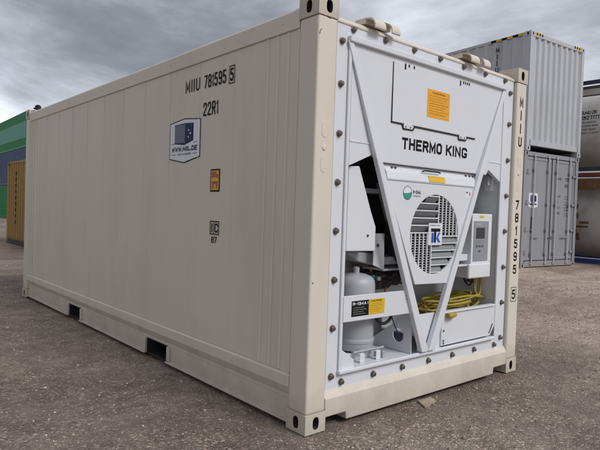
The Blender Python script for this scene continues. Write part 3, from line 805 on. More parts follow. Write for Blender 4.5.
# V braces
for sgn in (0, 1):
    def mm(x): return x if sgn == 0 else 2.352 - x
    xa, xb = mm(0.250), mm(0.296); xm0, xm1 = mm(0.553), mm(0.607); xc, xd_ = mm(1.098), mm(1.174)
    rows_ = [(2.372, xa, xb, 0.016), (1.655, xm0, xm1, -0.010), (0.343, xc, xd_, -0.012)]
    F_ = [[at(p, z, y) for p in (a, b)] for z, a, b, y in rows_]
    vs = []
    for (pa, pb) in F_:
        vs += [pa, pb, (pb[0], 0.0276, pb[2]), (pa[0], 0.0276, pa[2])]
    fs_ = [(0, 1, 2, 3), (8, 9, 10, 11)]
    for r_ in (0, 4):
        fs_ += [(r_ + k, r_ + (k + 1) % 4, r_ + 4 + (k + 1) % 4, r_ + 4 + k) for k in range(4)]
    MB().add(vs, fs_).build('brace', WHITE, reefer, bevel=0.005, seg=3)

# fan panel with round opening
fan_c = (1.197, 1.188); FR = 0.286; PY = 0.010
poly = [(0.640, 1.546), (1.716, 1.546), (1.411, 0.827), (0.985, 0.838)]
def ray_poly(c, t, poly):
    d = (math.cos(t), math.sin(t)); best = None
    for (ax, az), (bx, bz) in zip(poly, poly[1:] + poly[:1]):
        ex, ez = bx - ax, bz - az
        den = d[0] * ez - d[1] * ex
        if abs(den) < 1e-9:
            continue
        s = ((ax - c[0]) * ez - (az - c[1]) * ex) / den
        q = ((ax - c[0]) * d[1] - (az - c[1]) * d[0]) / den
        if s > 0 and -1e-6 <= q <= 1 + 1e-6 and (best is None or s < best):
            best = s
    return (c[0] + d[0] * best, c[1] + d[1] * best)
angs = sorted([2 * math.pi * k / 72 for k in range(72)] + [math.atan2(z - fan_c[1], x - fan_c[0]) % (2 * math.pi) for x, z in poly])
outer = [ray_poly(fan_c, t, poly) for t in angs]
hole = [(fan_c[0] + FR * math.cos(t), fan_c[1] + FR * math.sin(t)) for t in angs]
fp = MB(); k = len(angs)
Of = [at(x, z, PY) for x, z in outer]; Hf = [at(x, z, PY) for x, z in hole]
Hm = [(x, y + 0.018, z) for x, y, z in Hf]; Om = [(x, y + 0.018, z) for x, y, z in Of]
fp.add(Of + Hf + Hm + Om, [(i, (i + 1) % k, k + (i + 1) % k, k + i) for i in range(k)] + [(k + i, k + (i + 1) % k, 2 * k + (i + 1) % k, 2 * k + i) for i in range(k)] +
       [(2 * k + i, 2 * k + (i + 1) % k, 3 * k + (i + 1) % k, 3 * k + i) for i in range(k)] + [(i, (i + 1) % k, 3 * k + (i + 1) % k, 3 * k + i) for i in range(k)])
fanp = fp.build('fan_panel', WHITE, reefer, bevel=0.0015)
# hood above the fan panel
x0, _, zz0 = at(0.650, 1.548, PY); x1 = at(1.742, 1.548, PY)[0]
zz1 = at(1, 1.655, 0.06)[2]
MB().prism_x([(PY, zz0), (PY - 0.004, zz0 + 0.012), (0.020, zz0 + 0.06), (0.062, zz1), (0.085, zz1), (0.085, zz0)], x0, x1).build('hood', WHITE, reefer, bevel=0.006, seg=3)
hl = MB(); x0, _, z0_ = at(1.098, 1.556, PY); x1 = at(1.287, 1.556, PY)[0]
hl.loft([(x0, 0.0105, zz0 + 0.015), (x1, 0.0105, zz0 + 0.015), (x1, 0.0145, zz0 + 0.057), (x0, 0.0145, zz0 + 0.057)],
        [(x0, 0.0035, zz0 + 0.015), (x1, 0.0035, zz0 + 0.015), (x1, 0.0165, zz0 + 0.058), (x0, 0.0165, zz0 + 0.058)])
hl.build('warning_label', YELLOW, fanp)
p0 = at(1.045, 1.632, 0.0); p1 = at(1.255, 1.632, 0.0)
MB().tube([(p0[0], 0.020, p0[2]), (p0[0] + 0.02, 0.012, p0[2] + 0.006), (p1[0] - 0.02, 0.012, p1[2] + 0.006), (p1[0], 0.020, p1[2])], 0.0055, 8).build('hood_handle', BLACK, fanp)
for X in (0.70, 0.735, 1.565, 1.615, 1.66):
    p = at(X, 1.635, 0.03); MB().lathe([(0.007, -0.004), (0.007, 0.012)], 8, 'y', (p[0], 0.034, p[2])).build('screw', STEEL, fanp)

# fan and grille
cc = at(fan_c[0], fan_c[1], PY); CX, CZ = cc[0], cc[2]; RR = FR * (1 + PY / K_)
sh = MB()
n_ = 48
v_ = [(CX + RR * math.cos(2 * math.pi * i / n_), y, CZ + RR * math.sin(2 * math.pi * i / n_)) for y in (PY + 0.0185, 0.24) for i in range(n_)]
sh.add(v_, [(i, (i + 1) % n_, n_ + (i + 1) % n_, n_ + i) for i in range(n_)] + [tuple(range(n_, 2 * n_))])
sh.build('fan_shroud', DARK, fanp)
bl = MB()
for i in range(6):
    a = 2 * math.pi * i / 6
    pts = []
    for r_, w_, tw in ((0.06, 0.05, 0.03), (0.16, 0.075, 0.028), (0.26, 0.09, 0.02)):
        for s_ in (-1, 1):
            u, w2 = r_, s_ * w_
            pts.append((CX + u * math.cos(a) - w2 * math.sin(a), 0.15 + s_ * tw, CZ + u * math.sin(a) + w2 * math.cos(a)))
    bl.loft([pts[0], pts[1], pts[3], pts[5], pts[4], pts[2]], [(x, y + 0.004, z) for x, y, z in (pts[0], pts[1], pts[3], pts[5], pts[4], pts[2])])
bl.lathe([(0.075, 0.11), (0.08, 0.12), (0.08, 0.2)], 20, 'y', (CX, 0, CZ))
bl.build('fan_blades', DARK, fanp)
def chord(d):
    return math.sqrt(max(0, (RR - 0.001) ** 2 - d * d))
GY0, GY1 = PY + 0.002, PY + 0.012
sp = 0.0525; off = 0.035
for kx in range(-5, 6):                                   # slats across the quarters
    z = kx * sp + 0.012
    c_ = chord(z)
    if z > -0.05 and c_ > 0.05 and z > 0:
        MB().box(CX - c_, CX + off, GY0, GY1, CZ + z - 0.0042, CZ + z + 0.0042).build('grille_bar', WHITE2, fanp)
        zt = z + 0.0065; zt2 = min(z + sp - 0.0065, RR - 0.012); c2 = min(chord(zt), chord(zt2))
        if zt2 > zt + 0.012:
            MB().loft([(CX - c2, GY1 + .022, CZ + zt), (CX + off, GY1 + .022, CZ + zt), (CX + off, GY1 - 0.006, CZ + zt2), (CX - c2, GY1 - .006, CZ + zt2)],
                      [(CX - c2, GY1 + .025, CZ + zt), (CX + off, GY1 + .025, CZ + zt), (CX + off, GY1 - .003, CZ + zt2), (CX - c2, GY1 - .003, CZ + zt2)]).build('louvre', LOUVRE, fanp)
    z = kx * sp - 0.012
    c_ = chord(z)
    if z < 0.03 and c_ > 0.05 and z < 0.06:
        MB().box(CX - off, CX + c_, GY0, GY1, CZ + z - 0.0042, CZ + z + 0.0042).build('grille_bar', WHITE2, fanp)
        zt = z - 0.0065; zt2 = max(z - sp + 0.0065, -RR + 0.012); c2 = min(chord(zt), chord(zt2))
        if zt2 < zt - 0.012:
            MB().loft([(CX - off, GY1 + .014, CZ + zt), (CX + c2, GY1 + .014, CZ + zt), (CX + c2, GY1 - 0.008, CZ + zt2), (CX - off, GY1 - .008, CZ + zt2)],
                      [(CX - off, GY1 + .017, CZ + zt), (CX + c2, GY1 + .017, CZ + zt), (CX + c2, GY1 - .005, CZ + zt2), (CX - off, GY1 - .005, CZ + zt2)]).build('louvre', LOUVRE, fanp)
for kx in range(0, 6):
    x = off + 0.004 + kx * 0.046
    c_ = chord(x)
    if c_ > 0.04:
        MB().box(CX + x - 0.0046, CX + x + 0.0046, GY0, GY1, CZ - 0.012 + 0.006, CZ + c_).build('grille_bar', WHITE2, fanp)
        MB().box(CX - x - 0.0046, CX - x + 0.0046, GY0, GY1, CZ - c_, CZ + 0.012 - 0.006).build('grille_bar', WHITE2, fanp)
wires = MB()
for kz in range(1, 16):
    z = kz * 0.018
    c_ = chord(z)
    if c_ > off + 0.03:
        wires.box(CX + off, CX + c_, GY1 + 0.001, GY1 + 0.004, CZ + z - 0.0016, CZ + z + 0.0016)
        wires.box(CX - c_, CX - off, GY1 + 0.001, GY1 + 0.004, CZ - z - 0.0016, CZ - z + 0.0016)
wires.build('guard_wires', WHITE2, fanp)
lp = MB().box(CX - 0.082, CX + 0.080, PY - 0.004, PY + 0.004, CZ - 0.078, CZ + 0.082).build('logo_plate', WHITE2, fanp, bevel=0.002)
lm = MB().box(CX - 0.061, CX + 0.060, PY - 0.0052, PY - 0.0042, CZ - 0.062, CZ + 0.048).build('logo_field', DECALW, fanp)
lg = MB()
lg.box(CX - 0.058, CX + 0.052, PY - 0.0066, PY - 0.0053, CZ + 0.020, CZ + 0.044).box(CX - 0.020, CX + 0.004, PY - 0.0066, PY - 0.0053, CZ - 0.058, CZ + 0.0199)
lg.build('logo_letter', INK, fanp)
lk = MB()
lk.box(CX - 0.052, CX - 0.024, PY - 0.0062, PY - 0.0053, CZ - 0.058, CZ + 0.012)
lk.prism_y([(CX + 0.007, CZ - 0.030), (CX + 0.028, CZ + 0.014), (CX + 0.056, CZ + 0.014), (CX + 0.030, CZ - 0.020), (CX + 0.058, CZ - 0.058), (CX + 0.030, CZ - 0.058)], PY - 0.0062, PY - 0.0053)
lk.build('logo_letter', BLUEI, fanp)
textA('label_print', 'THERMO KING', INK, 1.132, 1.254, 1.249, 1.257, PY - 0.0046, fanp, 0.01)
# stickers on the fan panel
def disc(cx, cz, r, Y, material, parent, name, n=28, sz=1.0, a0=0, a1=2 * math.pi):
    pts = [(cx + r * math.cos(a0 + (a1 - a0) * k / n), cz + r * sz * math.sin(a0 + (a1 - a0) * k / n)) for k in range(n + (0 if a1 - a0 > 6.2 else 1))]
    return quadA(MB(), pts, Y, Y + 0.0008).build(name, material, parent)
disc(0.866, 1.473, 0.048, PY - 0.001, GREYI, fanp, 'sticker')
disc(0.866, 1.473, 0.043, PY - 0.0018, DECALW, fanp, 'sticker')
quadA(MB(), [(0.866 + 0.043 * math.cos(t), 1.473 + 0.043 * math.sin(t)) for t in [math.pi + k * math.pi / 12 - 0.0 for k in range(13)]] + [(0.905, 1.481), (0.875, 1.472), (0.845, 1.470)], PY - 0.0026, PY - 0.0019).build('sticker', GREENI, fanp)
strokeA('label_print', 'R-134A', GREYI, 0.925, 1.010, 1.470, 1.495, PY - 0.001, fanp, 0.005)
textA('label_print', 'refrigerant', GREYI, 0.925, 1.010, 1.448, 1.462, PY - 0.001, fanp, 0.01)
plateA('sticker', DECALW, 1.546, 1.655, 1.470, 1.530, PY - 0.001, 0.0008, fanp)
plateA('sticker', REDI, 1.615, 1.628, 1.485, 1.512, PY - 0.002, 0.0008, fanp)
plateA('sticker', NAVY, 1.572, 1.592, 1.503, 1.514, PY - 0.002, 0.0008, fanp)

# housing behind the fan panel
hs = MB(); quadA(hs, [(0.70, 1.535), (1.68, 1.535), (1.42, 0.85), (1.00, 0.85)], 0.242, 0.50); hs.build('condenser_housing', INNER, reefer)

# left bay, upper: compressor cover, coil, brackets
cb = MB(); quadA(cb, [(0.289, 1.612), (0.384, 1.619), (0.508, 1.334), (0.556, 1.238), (0.557, 1.082), (0.289, 1.086)], 0.060, 0.30)
cov = cb.build('compressor_cover', WHITE, reefer, bevel=0.006)
p = at(0.482, 1.182, 0.058); MB().lathe([(0.008, -0.003), (0.008, 0.003)], 10, 'y', (p[0], 0.0585, p[2])).build('screw', BLACK, cov)
coil = MB(); boxA(coil, 0.30, 0.95, 1.03, 1.74, 0.40, 0.50); coil.build('condenser_coil', COIL, reefer)
boxA(MB(), 0.43, 0.66, 1.456, 1.484, 0.26, 0.39).build('coil_bracket', INNER, reefer, bevel=0.002)
brk = MB(); quadA(brk, [(0.545, 1.196), (0.643, 1.196), (0.652, 0.956), (0.545, 0.990)], 0.14, 0.150)
brk.build('mount_bracket', WHITE, reefer, bevel=0.002)
p = at(0.583, 1.118, 0.136); MB().lathe([(0.012, -0.004), (0.012, 0.006)], 10, 'y', (p[0], 0.1375, p[2])).build('screw', STEEL, reefer)
quadA(MB(), [(0.300, 1.082), (0.548, 1.070), (0.545, 0.990), (0.400, 1.020)], 0.205, 0.36).build('motor_housing', TANKG, reefer, bevel=0.01)
boxA(MB(), 0.649, 0.850, 0.990, 1.040, 0.20, 0.39).build('coil_support', WHITE, reefer, bevel=0.004)
boxA(MB(), 0.645, 0.860, 0.948, 0.960, 0.16, 0.36).build('shelf_plate', WHITE, reefer, bevel=0.002)
boxA(MB(), 0.42, 0.95, 0.78, 0.945, 0.40, 0.50).build('rear_plate', INNER, reefer)
p = at(0.765, 0.905, 0.385)
MB().lathe([(0.052, 0.37), (0.066, 0.37), (0.066, 0.40), (0.05, 0.405)], 22, 'y', (p[0], 0, p[2])).build('pipe_port', DARK, reefer, smooth=True)
p = at(0.60, 0.90, 0.33)
MB().lathe([(0.02, -0.09), (0.075, -0.085), (0.085, -0.05), (0.085, 0.10), (0.06, 0.12)], 20, 'x', (p[0], 0.36, p[2])).build('compressor', DARK, reefer, smooth=True)

# left bay, lower: receiver tank, label bar, gusset, pipes
pt = at(0.412, 0.6, 0.20); rt = 0.132
z_lo = zb + 0.055
tk = MB().lathe([(rt * .55, z_lo), (rt * .9, z_lo + 0.012), (rt, z_lo + 0.04), (rt, 0.835), (rt * .96, 0.868), (rt * .8, 0.893), (rt * .5, 0.908), (rt * .16, 0.914), (rt * .16, 0.95), (rt * .1, 0.955)], 32, 'z', (pt[0], 0.225, 0)).build('receiver_tank', TANKG, reefer, smooth=True)
MB().lathe([(rt + .003, 0.45), (rt + .005, 0.455), (rt + .005, 0.475), (rt + .003, 0.48)], 32, 'z', (pt[0], 0.225, 0)).build('tank_band', TANKG, tk, smooth=True)
for dx_ in (-0.06, 0.10):
    MB().box(pt[0] + dx_ - 0.022, pt[0] + dx_ + 0.022, 0.085, 0.091, zb + 0.001, zb + 0.062).box(pt[0] + dx_ - 0.022, pt[0] + dx_ + 0.022, 0.0912, 0.17, zb + 0.056, zb + 0.062).build('tank_foot', WHITE, reefer, bevel=0.002)
MB().tube([(pt[0] - 0.13, 0.105, zb + .075), (pt[0] + 0.17, 0.105, zb + .075)], 0.007, 8).build('clamp_bolt', GALV, reefer)
MB().box(pt[0] + 0.15, pt[0] + 0.175, 0.09, 0.165, zb + 0.001, zb + 0.05).build('clamp', GALV, reefer, bevel=0.004)
MB().box(pt[0] - 0.14, pt[0] + 0.2, 0.165, 0.33, zb + 0.001, zb + 0.052).build('tank_cradle', INNER, reefer, bevel=0.004)
vb = MB()
p = at(0.56, 0.83, 0.2)
vb.box(p[0] - .02, p[0] + .03, 0.20, 0.25, 0.79, 0.86).box(p[0] + .05, p[0] + .09, 0.21, 0.25, 0.80, 0.84)
vb.tube([(p[0] - .1, 0.23, 0.90), (p[0] - .02, 0.23, 0.905), (p[0] + .06, 0.24, 0.875), (p[0] + .16, 0.26, 0.845), (p[0] + .42, 0.28, 0.800)], 0.008, 8)
vb.tube([(p[0] + .02, 0.22, 0.86), (p[0] + .03, 0.21, 0.90), (p[0] + .09, 0.22, 0.90), (p[0] + .1, 0.23, 0.84)], 0.007, 8)
vb.build('valve_pipes', DARK, reefer)
MB().tube(smooth_path([(p[0] - 0.14, 0.30, 0.93), (p[0] - 0.05, 0.30, 0.955), (p[0] + 0.08, 0.32, 0.93), (p[0] + 0.14, 0.33, 0.84), (p[0] + 0.30, 0.35, 0.83), (p[0] + 0.44, 0.38, 0.86)]), 0.010, 8).build('pipe', COPPER, reefer, smooth=True)
MB().tube(smooth_path([(p[0] + 0.02, 0.27, 0.70), (p[0] + 0.05, 0.26, 0.83), (p[0] + 0.15, 0.26, 0.87), (p[0] + 0.24, 0.30, 0.83), (p[0] + 0.25, 0.33, 0.55)]), 0.008, 8).build('pipe', COPPER, reefer, smooth=True)
MB().lathe([(0.012, 0.0), (0.022, 0.004), (0.022, 0.03), (0.012, 0.034)], 12, 'z', (p[0] + 0.07, 0.23, 0.845)).build('valve_cap', GALV, reefer, smooth=True)
MB().lathe([(0.010, 0.0), (0.017, 0.004), (0.017, 0.028), (0.010, 0.03)], 12, 'z', (p[0] + 0.005, 0.22, 0.862)).build('valve_cap', GREENI, reefer, smooth=True)
lb = MB(); quadA(lb, [(0.286, 0.643), (0.958, 0.640), (0.905, 0.803), (0.286, 0.806)], 0.014, 0.032)
bar = lb.build('label_bar', WHITE, reefer, bevel=0.003)
plateA('warning_label', INK, 0.357, 0.516, 0.671, 0.770, 0.0128, 0.0010, bar)
plateA('warning_label', YELLOW, 0.5162, 0.670, 0.671, 0.770, 0.0128, 0.0010, bar)
strokeA('label_print', 'R-134A !', DECALW, 0.367, 0.508, 0.742, 0.761, 0.0122, bar, 0.0042)
for k, wd in enumerate((0.10, 0.12, 0.09, 0.11)):
    textA('label_print', 'fluorinated greenhouse gas', DECALW, 0.374, 0.374 + wd, 0.724 - k * 0.0135, 0.729 - k * 0.0135, 0.0122, bar, 0.0)
textA('label_print', 'CAUTION', INK, 0.535, 0.640, 0.752, 0.764, 0.0122, bar, 0.02)
for k, wd in enumerate((0.11, 0.12, 0.08, 0.11, 0.09)):
    textA('label_print', 'system under high pressure', REDI if k % 2 == 0 else INK, 0.530, 0.530 + wd, 0.737 - k * 0.0125, 0.742 - k * 0.0125, 0.0122, bar, 0.0)
for z in (0.772, 0.744):
    p = at(0.902 + (0.772 - z) * 0.4, z, 0.012); MB().lathe([(0.010, -0.004), (0.010, 0.004)], 10, 'y', (p[0], 0.012, p[2])).build('screw', STEEL, bar)
gx = at(0.965, 0.5, 0.05)[0]
g_ = MB(); zt = at(0.95, 0.640, 0.05)[2]
gp = [(0.05, zb + 0.002), (0.05, zt), (0.080, zt), (0.43, zb + 0.04), (0.43, zb + 0.002)]
# plate with a round lightening hole
gc = (0.17, zb + 0.115); ga = sorted([2 * math.pi * k / 28 for k in range(28)] + [math.atan2(z - gc[1], y - gc[0]) % (2 * math.pi) for y, z in gp])
go = [ray_poly(gc, t, gp) for t in ga]; gh = [(gc[0] + 0.05 * math.cos(t), gc[1] + 0.05 * math.sin(t)) for t in ga]; k = len(ga)
g_.add([(gx, y, z) for y, z in go + gh] + [(gx + .008, y, z) for y, z in go + gh],
       [(i, (i + 1) % k, k + (i + 1) % k, k + i) for i in range(k)] + [(2 * k + i, 2 * k + (i + 1) % k, 3 * k + (i + 1) % k, 3 * k + i) for i in range(k)] +
       [(i, (i + 1) % k, 2 * k + (i + 1) % k, 2 * k + i) for i in range(k)] + [(k + i, k + (i + 1) % k, 3 * k + (i + 1) % k, 3 * k + i) for i in range(k)])
g_.build('gusset_plate', WHITE, reefer)
def curveA(pts, Y, n=6):
    P = [Vector(at(x, z, Y)) for x, z in pts]; out = []
    for i in range(len(P) - 1):
        a, b, c, d = P[max(i - 1, 0)], P[i], P[i + 1], P[min(i + 2, len(P) - 1)]
        for k in range(n):
            t = k / n
            out.append(0.5 * ((2 * b) + (c - a) * t + (2 * a - 5 * b + 4 * c - d) * t * t + (3 * b - a - 3 * c + d) * t ** 3))
    out.append(P[-1]); return out
MB().tube(curveA([(0.580, 0.72), (0.592, 0.640), (0.640, 0.602), (0.700, 0.604), (0.742, 0.640), (0.755, 0.72)], 0.075), 0.011, 10).build('hose', BLACK, reefer, smooth=True)
MB().tube(curveA([(0.735, 0.66), (0.79, 0.56), (0.865, 0.465)], 0.085), 0.004, 6).build('wire', NAVY, reefer, smooth=True)
quadA(MB(), [(0.285, 0.470), (0.292, 0.470), (0.395, 0.398), (0.395, 0.344), (0.285, 0.344)], 0.030, 0.050).build('corner_gusset', WHITE, reefer, bevel=0.003)

# right bay: controller, tray
ct = MB(); boxA(ct, 1.672, 1.958, 0.842, 1.350, 0.040, 0.26)
ctrl = ct.build('controller', WHITE2, reefer, bevel=0.008, seg=3)
boxA(MB(), 1.655, 1.962, 0.840, 0.955, 0.012, 0.0398).build('controller_ledge', WHITE2, ctrl, bevel=0.012, seg=3)
kp = plateA('keypad', KEYP, 1.702, 1.908, 0.976, 1.292, 0.036, 0.0038, ctrl)
plateA('screen', LCD, 1.734, 1.856, 1.154, 1.240, 0.0340, 0.0018, ctrl)
for r_, cols in ((1.118, (1.735, 1.775, 1.815)), (1.085, (1.735, 1.775, 1.815)), (1.045, (1.775,))):
    for c_ in cols:
        plateA('key', LOUVRE if r_ > 1.1 else GREYI, c_, c_ + 0.028, r_, r_ + 0.018, 0.0345, 0.0014, ctrl)
textA('label_print', 'MP-4000', DECALW, 1.735, 1.80, 1.262, 1.273, 0.0352, ctrl, 0.01)
plateA('warning_label', YELLOW, 1.775, 1.835, 1.317, 1.336, 0.0385, 0.0012, ctrl)
boxA(MB(), 1.50, 1.670, 0.985, 1.035, 0.07, 0.24).build('cable_duct', WHITE, reefer, bevel=0.004)
boxA(MB(), 1.50, 1.660, 0.942, 0.956, 0.06, 0.24).build('shelf_plate', WHITE, reefer, bevel=0.002)
boxA(MB(), 1.915, 1.995, 1.540, 1.640, 0.10, 0.16).build('junction_box', WHITE2, reefer, bevel=0.004)
boxA(MB(), 1.87, 1.905, 1.58, 1.66, 0.08, 0.13).build('junction_box', TANKG, reefer, bevel=0.004)
boxA(MB(), 1.05, 1.32, 0.346, 0.620, 0.040, 0.055).build('centre_panel', WHITE, reefer, bevel=0.002)
tr = MB(); quadA(tr, [(1.322, 0.360), (1.995, 0.360), (2.058, 0.440), (2.058, 0.598), (1.322, 0.598)], 0.026, 0.040)
tray = tr.build('cable_tray', WHITE, reefer, bevel=0.003)
boxA(MB(), 1.322, 2.062, 0.596, 0.612, 0.012, 0.060).build('tray_lip', WHITE, tray, bevel=0.005, seg=3)
tf = at(1.3, 0.5, 0.056)[0]
MB().box(tf - 0.25, xr, 0.056, 0.42, 0.44, 0.452).build('tray_floor', WHITE, tray)
MB().box(tf - 0.25, xr, 0.41, 0.42, 0.453, 0.60).build('tray_back', INNER, tray)
quadA(MB(), [(1.972, 0.376), (1.986, 0.380), (2.034, 0.452), (2.022, 0.452)], 0.0235, 0.0258).build('slot', INK, tray)
for z in (0.470, 0.395, 0.376):
    p = at(1.352, z, 0.022); MB().lathe([(0.007, -0.003), (0.007, 0.004)], 8, 'y', (p[0], 0.0225, p[2])).build('screw', STEEL, tray)

# power cable coiled on the tray, spare black leads
rng = random.Random(5)
pts = []
for i in range(118):
    a = i * 0.74
    lay = i / 118
    cx_, cy_ = 1.69 + 0.06 * math.sin(i * 0.13), 0.235
    rx = 0.36 + 0.06 * math.sin(i * 0.31) - 0.10 * lay; ry = 0.125 + 0.02 * math.cos(i * .5)
    zz = 0.480 + 0.165 * lay + rng.uniform(-0.02, 0.035) + 0.045 * max(0, math.cos(a)) * lay
    pts.append((cx_ + rx * math.cos(a) + rng.uniform(-.05, .05), cy_ + ry * math.sin(a) + rng.uniform(-.03, .03), zz))
xh = at(1.93, 0.7, 0.15)[0]
pts += [(xh - 0.15, 0.13, 0.66), (xh - 0.03, 0.14, 0.64), (xh, 0.15, 0.74), (xh + 0.005, 0.15, 0.83), (xh - 0.02, 0.17, 0.89), (xh - 0.07, 0.18, 0.87),
        (xh - 0.075, 0.17, 0.76), (xh - 0.13, 0.15, 0.67), (xh - 0.19, 0.15, 0.70), (xh - 0.185, 0.17, 0.80), (xh - 0.15, 0.18, 0.88), (xh - 0.10, 0.2, 0.86), (xh - 0.105, 0.2, 0.70), (xh - 0.05, 0.2, 0.62), (xh + 0.02, 0.2, 0.70), (xh + 0.03, 0.21, 0.90)]
cab = MB().tube(smooth_path(pts, 5), 0.0092, 8).build('power_cable', CABLE, None, smooth=True)
tag(cab, 'yellow power cable coiled in the white tray under the controller', 'cable')
pl_ = at(1.41, 0.60, 0.004)
plug = MB().lathe([(0.012, -0.05), (0.02, -0.045), (0.023, -0.01), (0.018, 0.03), (0.011, 0.055)], 14, 'x', (pl_[0] + 0.03, 0.0, pl_[2] - 0.022)).build('plug', CABLE, cab, smooth=True)
bk = MB()
for dx_, dz_ in ((0, 0), (0.035, 0.02), (-0.03, 0.035)):
    bk.tube(smooth_path([(xh - .33 + dx_, .2, .90), (xh - .31 + dx_, .18, .80 + dz_), (xh - .25 + dx_, .17, .755 + dz_), (xh - .20 + dx_, .18, .80 + dz_), (xh - .21 + dx_, .2, .90)]), 0.0075, 7)
bk.build('black_leads', BLACK, reefer, smooth=True)

# ------------------------------------------------------------------ lettering on the container
XS = 0.0146
def side_text(name, body, y0, y1, z0, z1, material=INK, thick=0.0125, parent=wall, x=None, slant=0.0, gap=3.0):
    me = stroke_mesh(name, body, material, (y0 - y1, z1 - z0), (XS if x is None else x, y0, z0), (0, -1, 0), (0, 0, 1), thick, slant, gap)
    return link(name, me, parent)
def side_poly(name, pts, material, x, parent=wall, th=0.0005):
    return MB().loft([(x, y, z) for y, z in pts], [(x + th, y, z) for y, z in pts]).build(name, material, parent)
XS = 0.0113                                      # clear of the seam beads
side_text('container_number', 'MIIU', 1.563, 1.343, 2.222, 2.318)
side_text('container_number', '781595', 1.280, 0.982, 2.221, 2.318)
side_text('container_number', '5', 0.930, 0.888, 2.224, 2.314)
fr = MB()
for y0, y1, z0, z1 in ((0.945, 0.872, 2.326, 2.332), (0.945, 0.872, 2.206, 2.212), (0.945, 0.939, 2.212, 2.326), (0.878, 0.872, 2.212, 2.326)):
    fr.box(XS - 0.0003, XS + 0.0003, y1, y0, z0, z1)
fr.build('check_digit_frame', INK, wall)
side_text('size_code', '22R1', 1.284, 1.077, 2.014, 2.113)
hexo = [(1.803, 2.004), (1.560, 2.028), (1.317, 2.004), (1.317, 1.713), (1.565, 1.674), (1.803, 1.711)]
hc = (1.56, 1.85)
hexi = [(hc[0] + (y - hc[0]) * 0.965, hc[1] + (z - hc[1]) * 0.955) for y, z in hexo]
side_poly('logo_sticker', hexo, INK, 0.0122)
side_poly('logo_sticker', hexi, DECALW, 0.0115)
side_poly('logo_cube', [(1.720, 1.975), (1.552, 1.981), (1.552, 1.832), (1.720, 1.842)], CUBEG, 0.0108)
side_poly('logo_cube', [(1.5519, 1.981), (1.420, 1.972), (1.420, 1.845), (1.5519, 1.818)], NAVY, 0.0108)
side_poly('logo_cube', [(1.725, 1.983), (1.552, 1.990), (1.415, 1.980), (1.415, 1.973), (1.552, 1.982), (1.725, 1.976)], NAVY, 0.0104)
side_poly('logo_cube', [(1.725, 1.8415), (1.552, 1.8315), (1.552, 1.816), (1.725, 1.833)], NAVY, 0.0104)
for k in range(3):
    yy = 1.525 - k * 0.034
    side_poly('logo_stripe', [(yy, 1.968), (yy - 0.004, 1.968), (yy - 0.004, 1.838 + k * .006), (yy, 1.833 + k * .006)], CUBEG, 0.0101)
for k in range(3):
    zz = 1.935 - k * 0.026
    side_poly('logo_stripe', [(1.505 - .028 * (k % 2), zz), (1.485 - .028 * (k % 2), zz), (1.485 - .028 * (k % 2), zz - .012), (1.505 - .028 * (k % 2), zz - .012)], DECALW, 0.0101)
side_text('logo_lettering', 'WWW.MIIL.DE', 1.765, 1.362, 1.768, 1.806, NAVY, 0.0088, x=0.0106, slant=0.22, gap=2.0)
side_text('logo_lettering', 'CONTAINERS', 1.665, 1.455, 1.738, 1.752, NAVY, 0.003, x=0.0106, gap=2.0)
for y0, y1 in ((1.765, 1.70), (1.425, 1.362)):
    side_poly('logo_stripe', [(y0, 1.747), (y1, 1.747), (y1, 1.743), (y0, 1.743)], NAVY, 0.0106)
for y0, y1 in ((1.77, 1.728), (1.41, 1.352)):
    side_poly('logo_stripe', [(y0, 1.833), (y1, 1.833), (y1, 1.829), (y0, 1.829)], INK, 0.0106)
side_poly('hazard_sticker', [(1.154, 1.611), (1.028, 1.611), (1.028, 1.446), (1.154, 1.446)], INK, 0.0122)
side_poly('hazard_sticker', [(1.143, 1.600), (1.039, 1.600), (1.039, 1.457), (1.143, 1.457)], YELLOW, 0.0115)
side_poly('hazard_sticker', [(1.136, 1.592), (1.072, 1.592), (1.072, 1.575), (1.046, 1.572), (1.046, 1.543), (1.06, 1.545), (1.09, 1.556), (1.118, 1.545), (1.136, 1.55)], REDI, 0.0108)
side_poly('hazard_sticker', [(1.128, 1.522), (1.052, 1.522), (1.052, 1.468), (1.074, 1.468), (1.074, 1.500), (1.106, 1.500), (1.106, 1.468), (1.128, 1.468)], REDI, 0.0108)
uf = MB()
for y0, y1, z0, z1 in ((1.142, 1.020, 1.224, 1.231), (1.142, 1.020, 1.131, 1.138), (1.142, 1.135, 1.138, 1.224), (1.027, 1.020, 1.138, 1.224), (1.092, 1.086, 1.138, 1.224)):
    uf.box(XS - 0.0003, XS + 0.0003, y1, y0, z0, z1)
uf.build('rail_mark_frame', INK, wall)
side_text('rail_mark', 'I', 1.120, 1.106, 1.148, 1.214, thick=0.010)
side_text('rail_mark', 'C', 1.078, 1.034, 1.148, 1.214, thick=0.010)
side_text('rail_mark', '87', 1.120, 1.046, 1.070, 1.116, thick=0.008, gap=2.2)

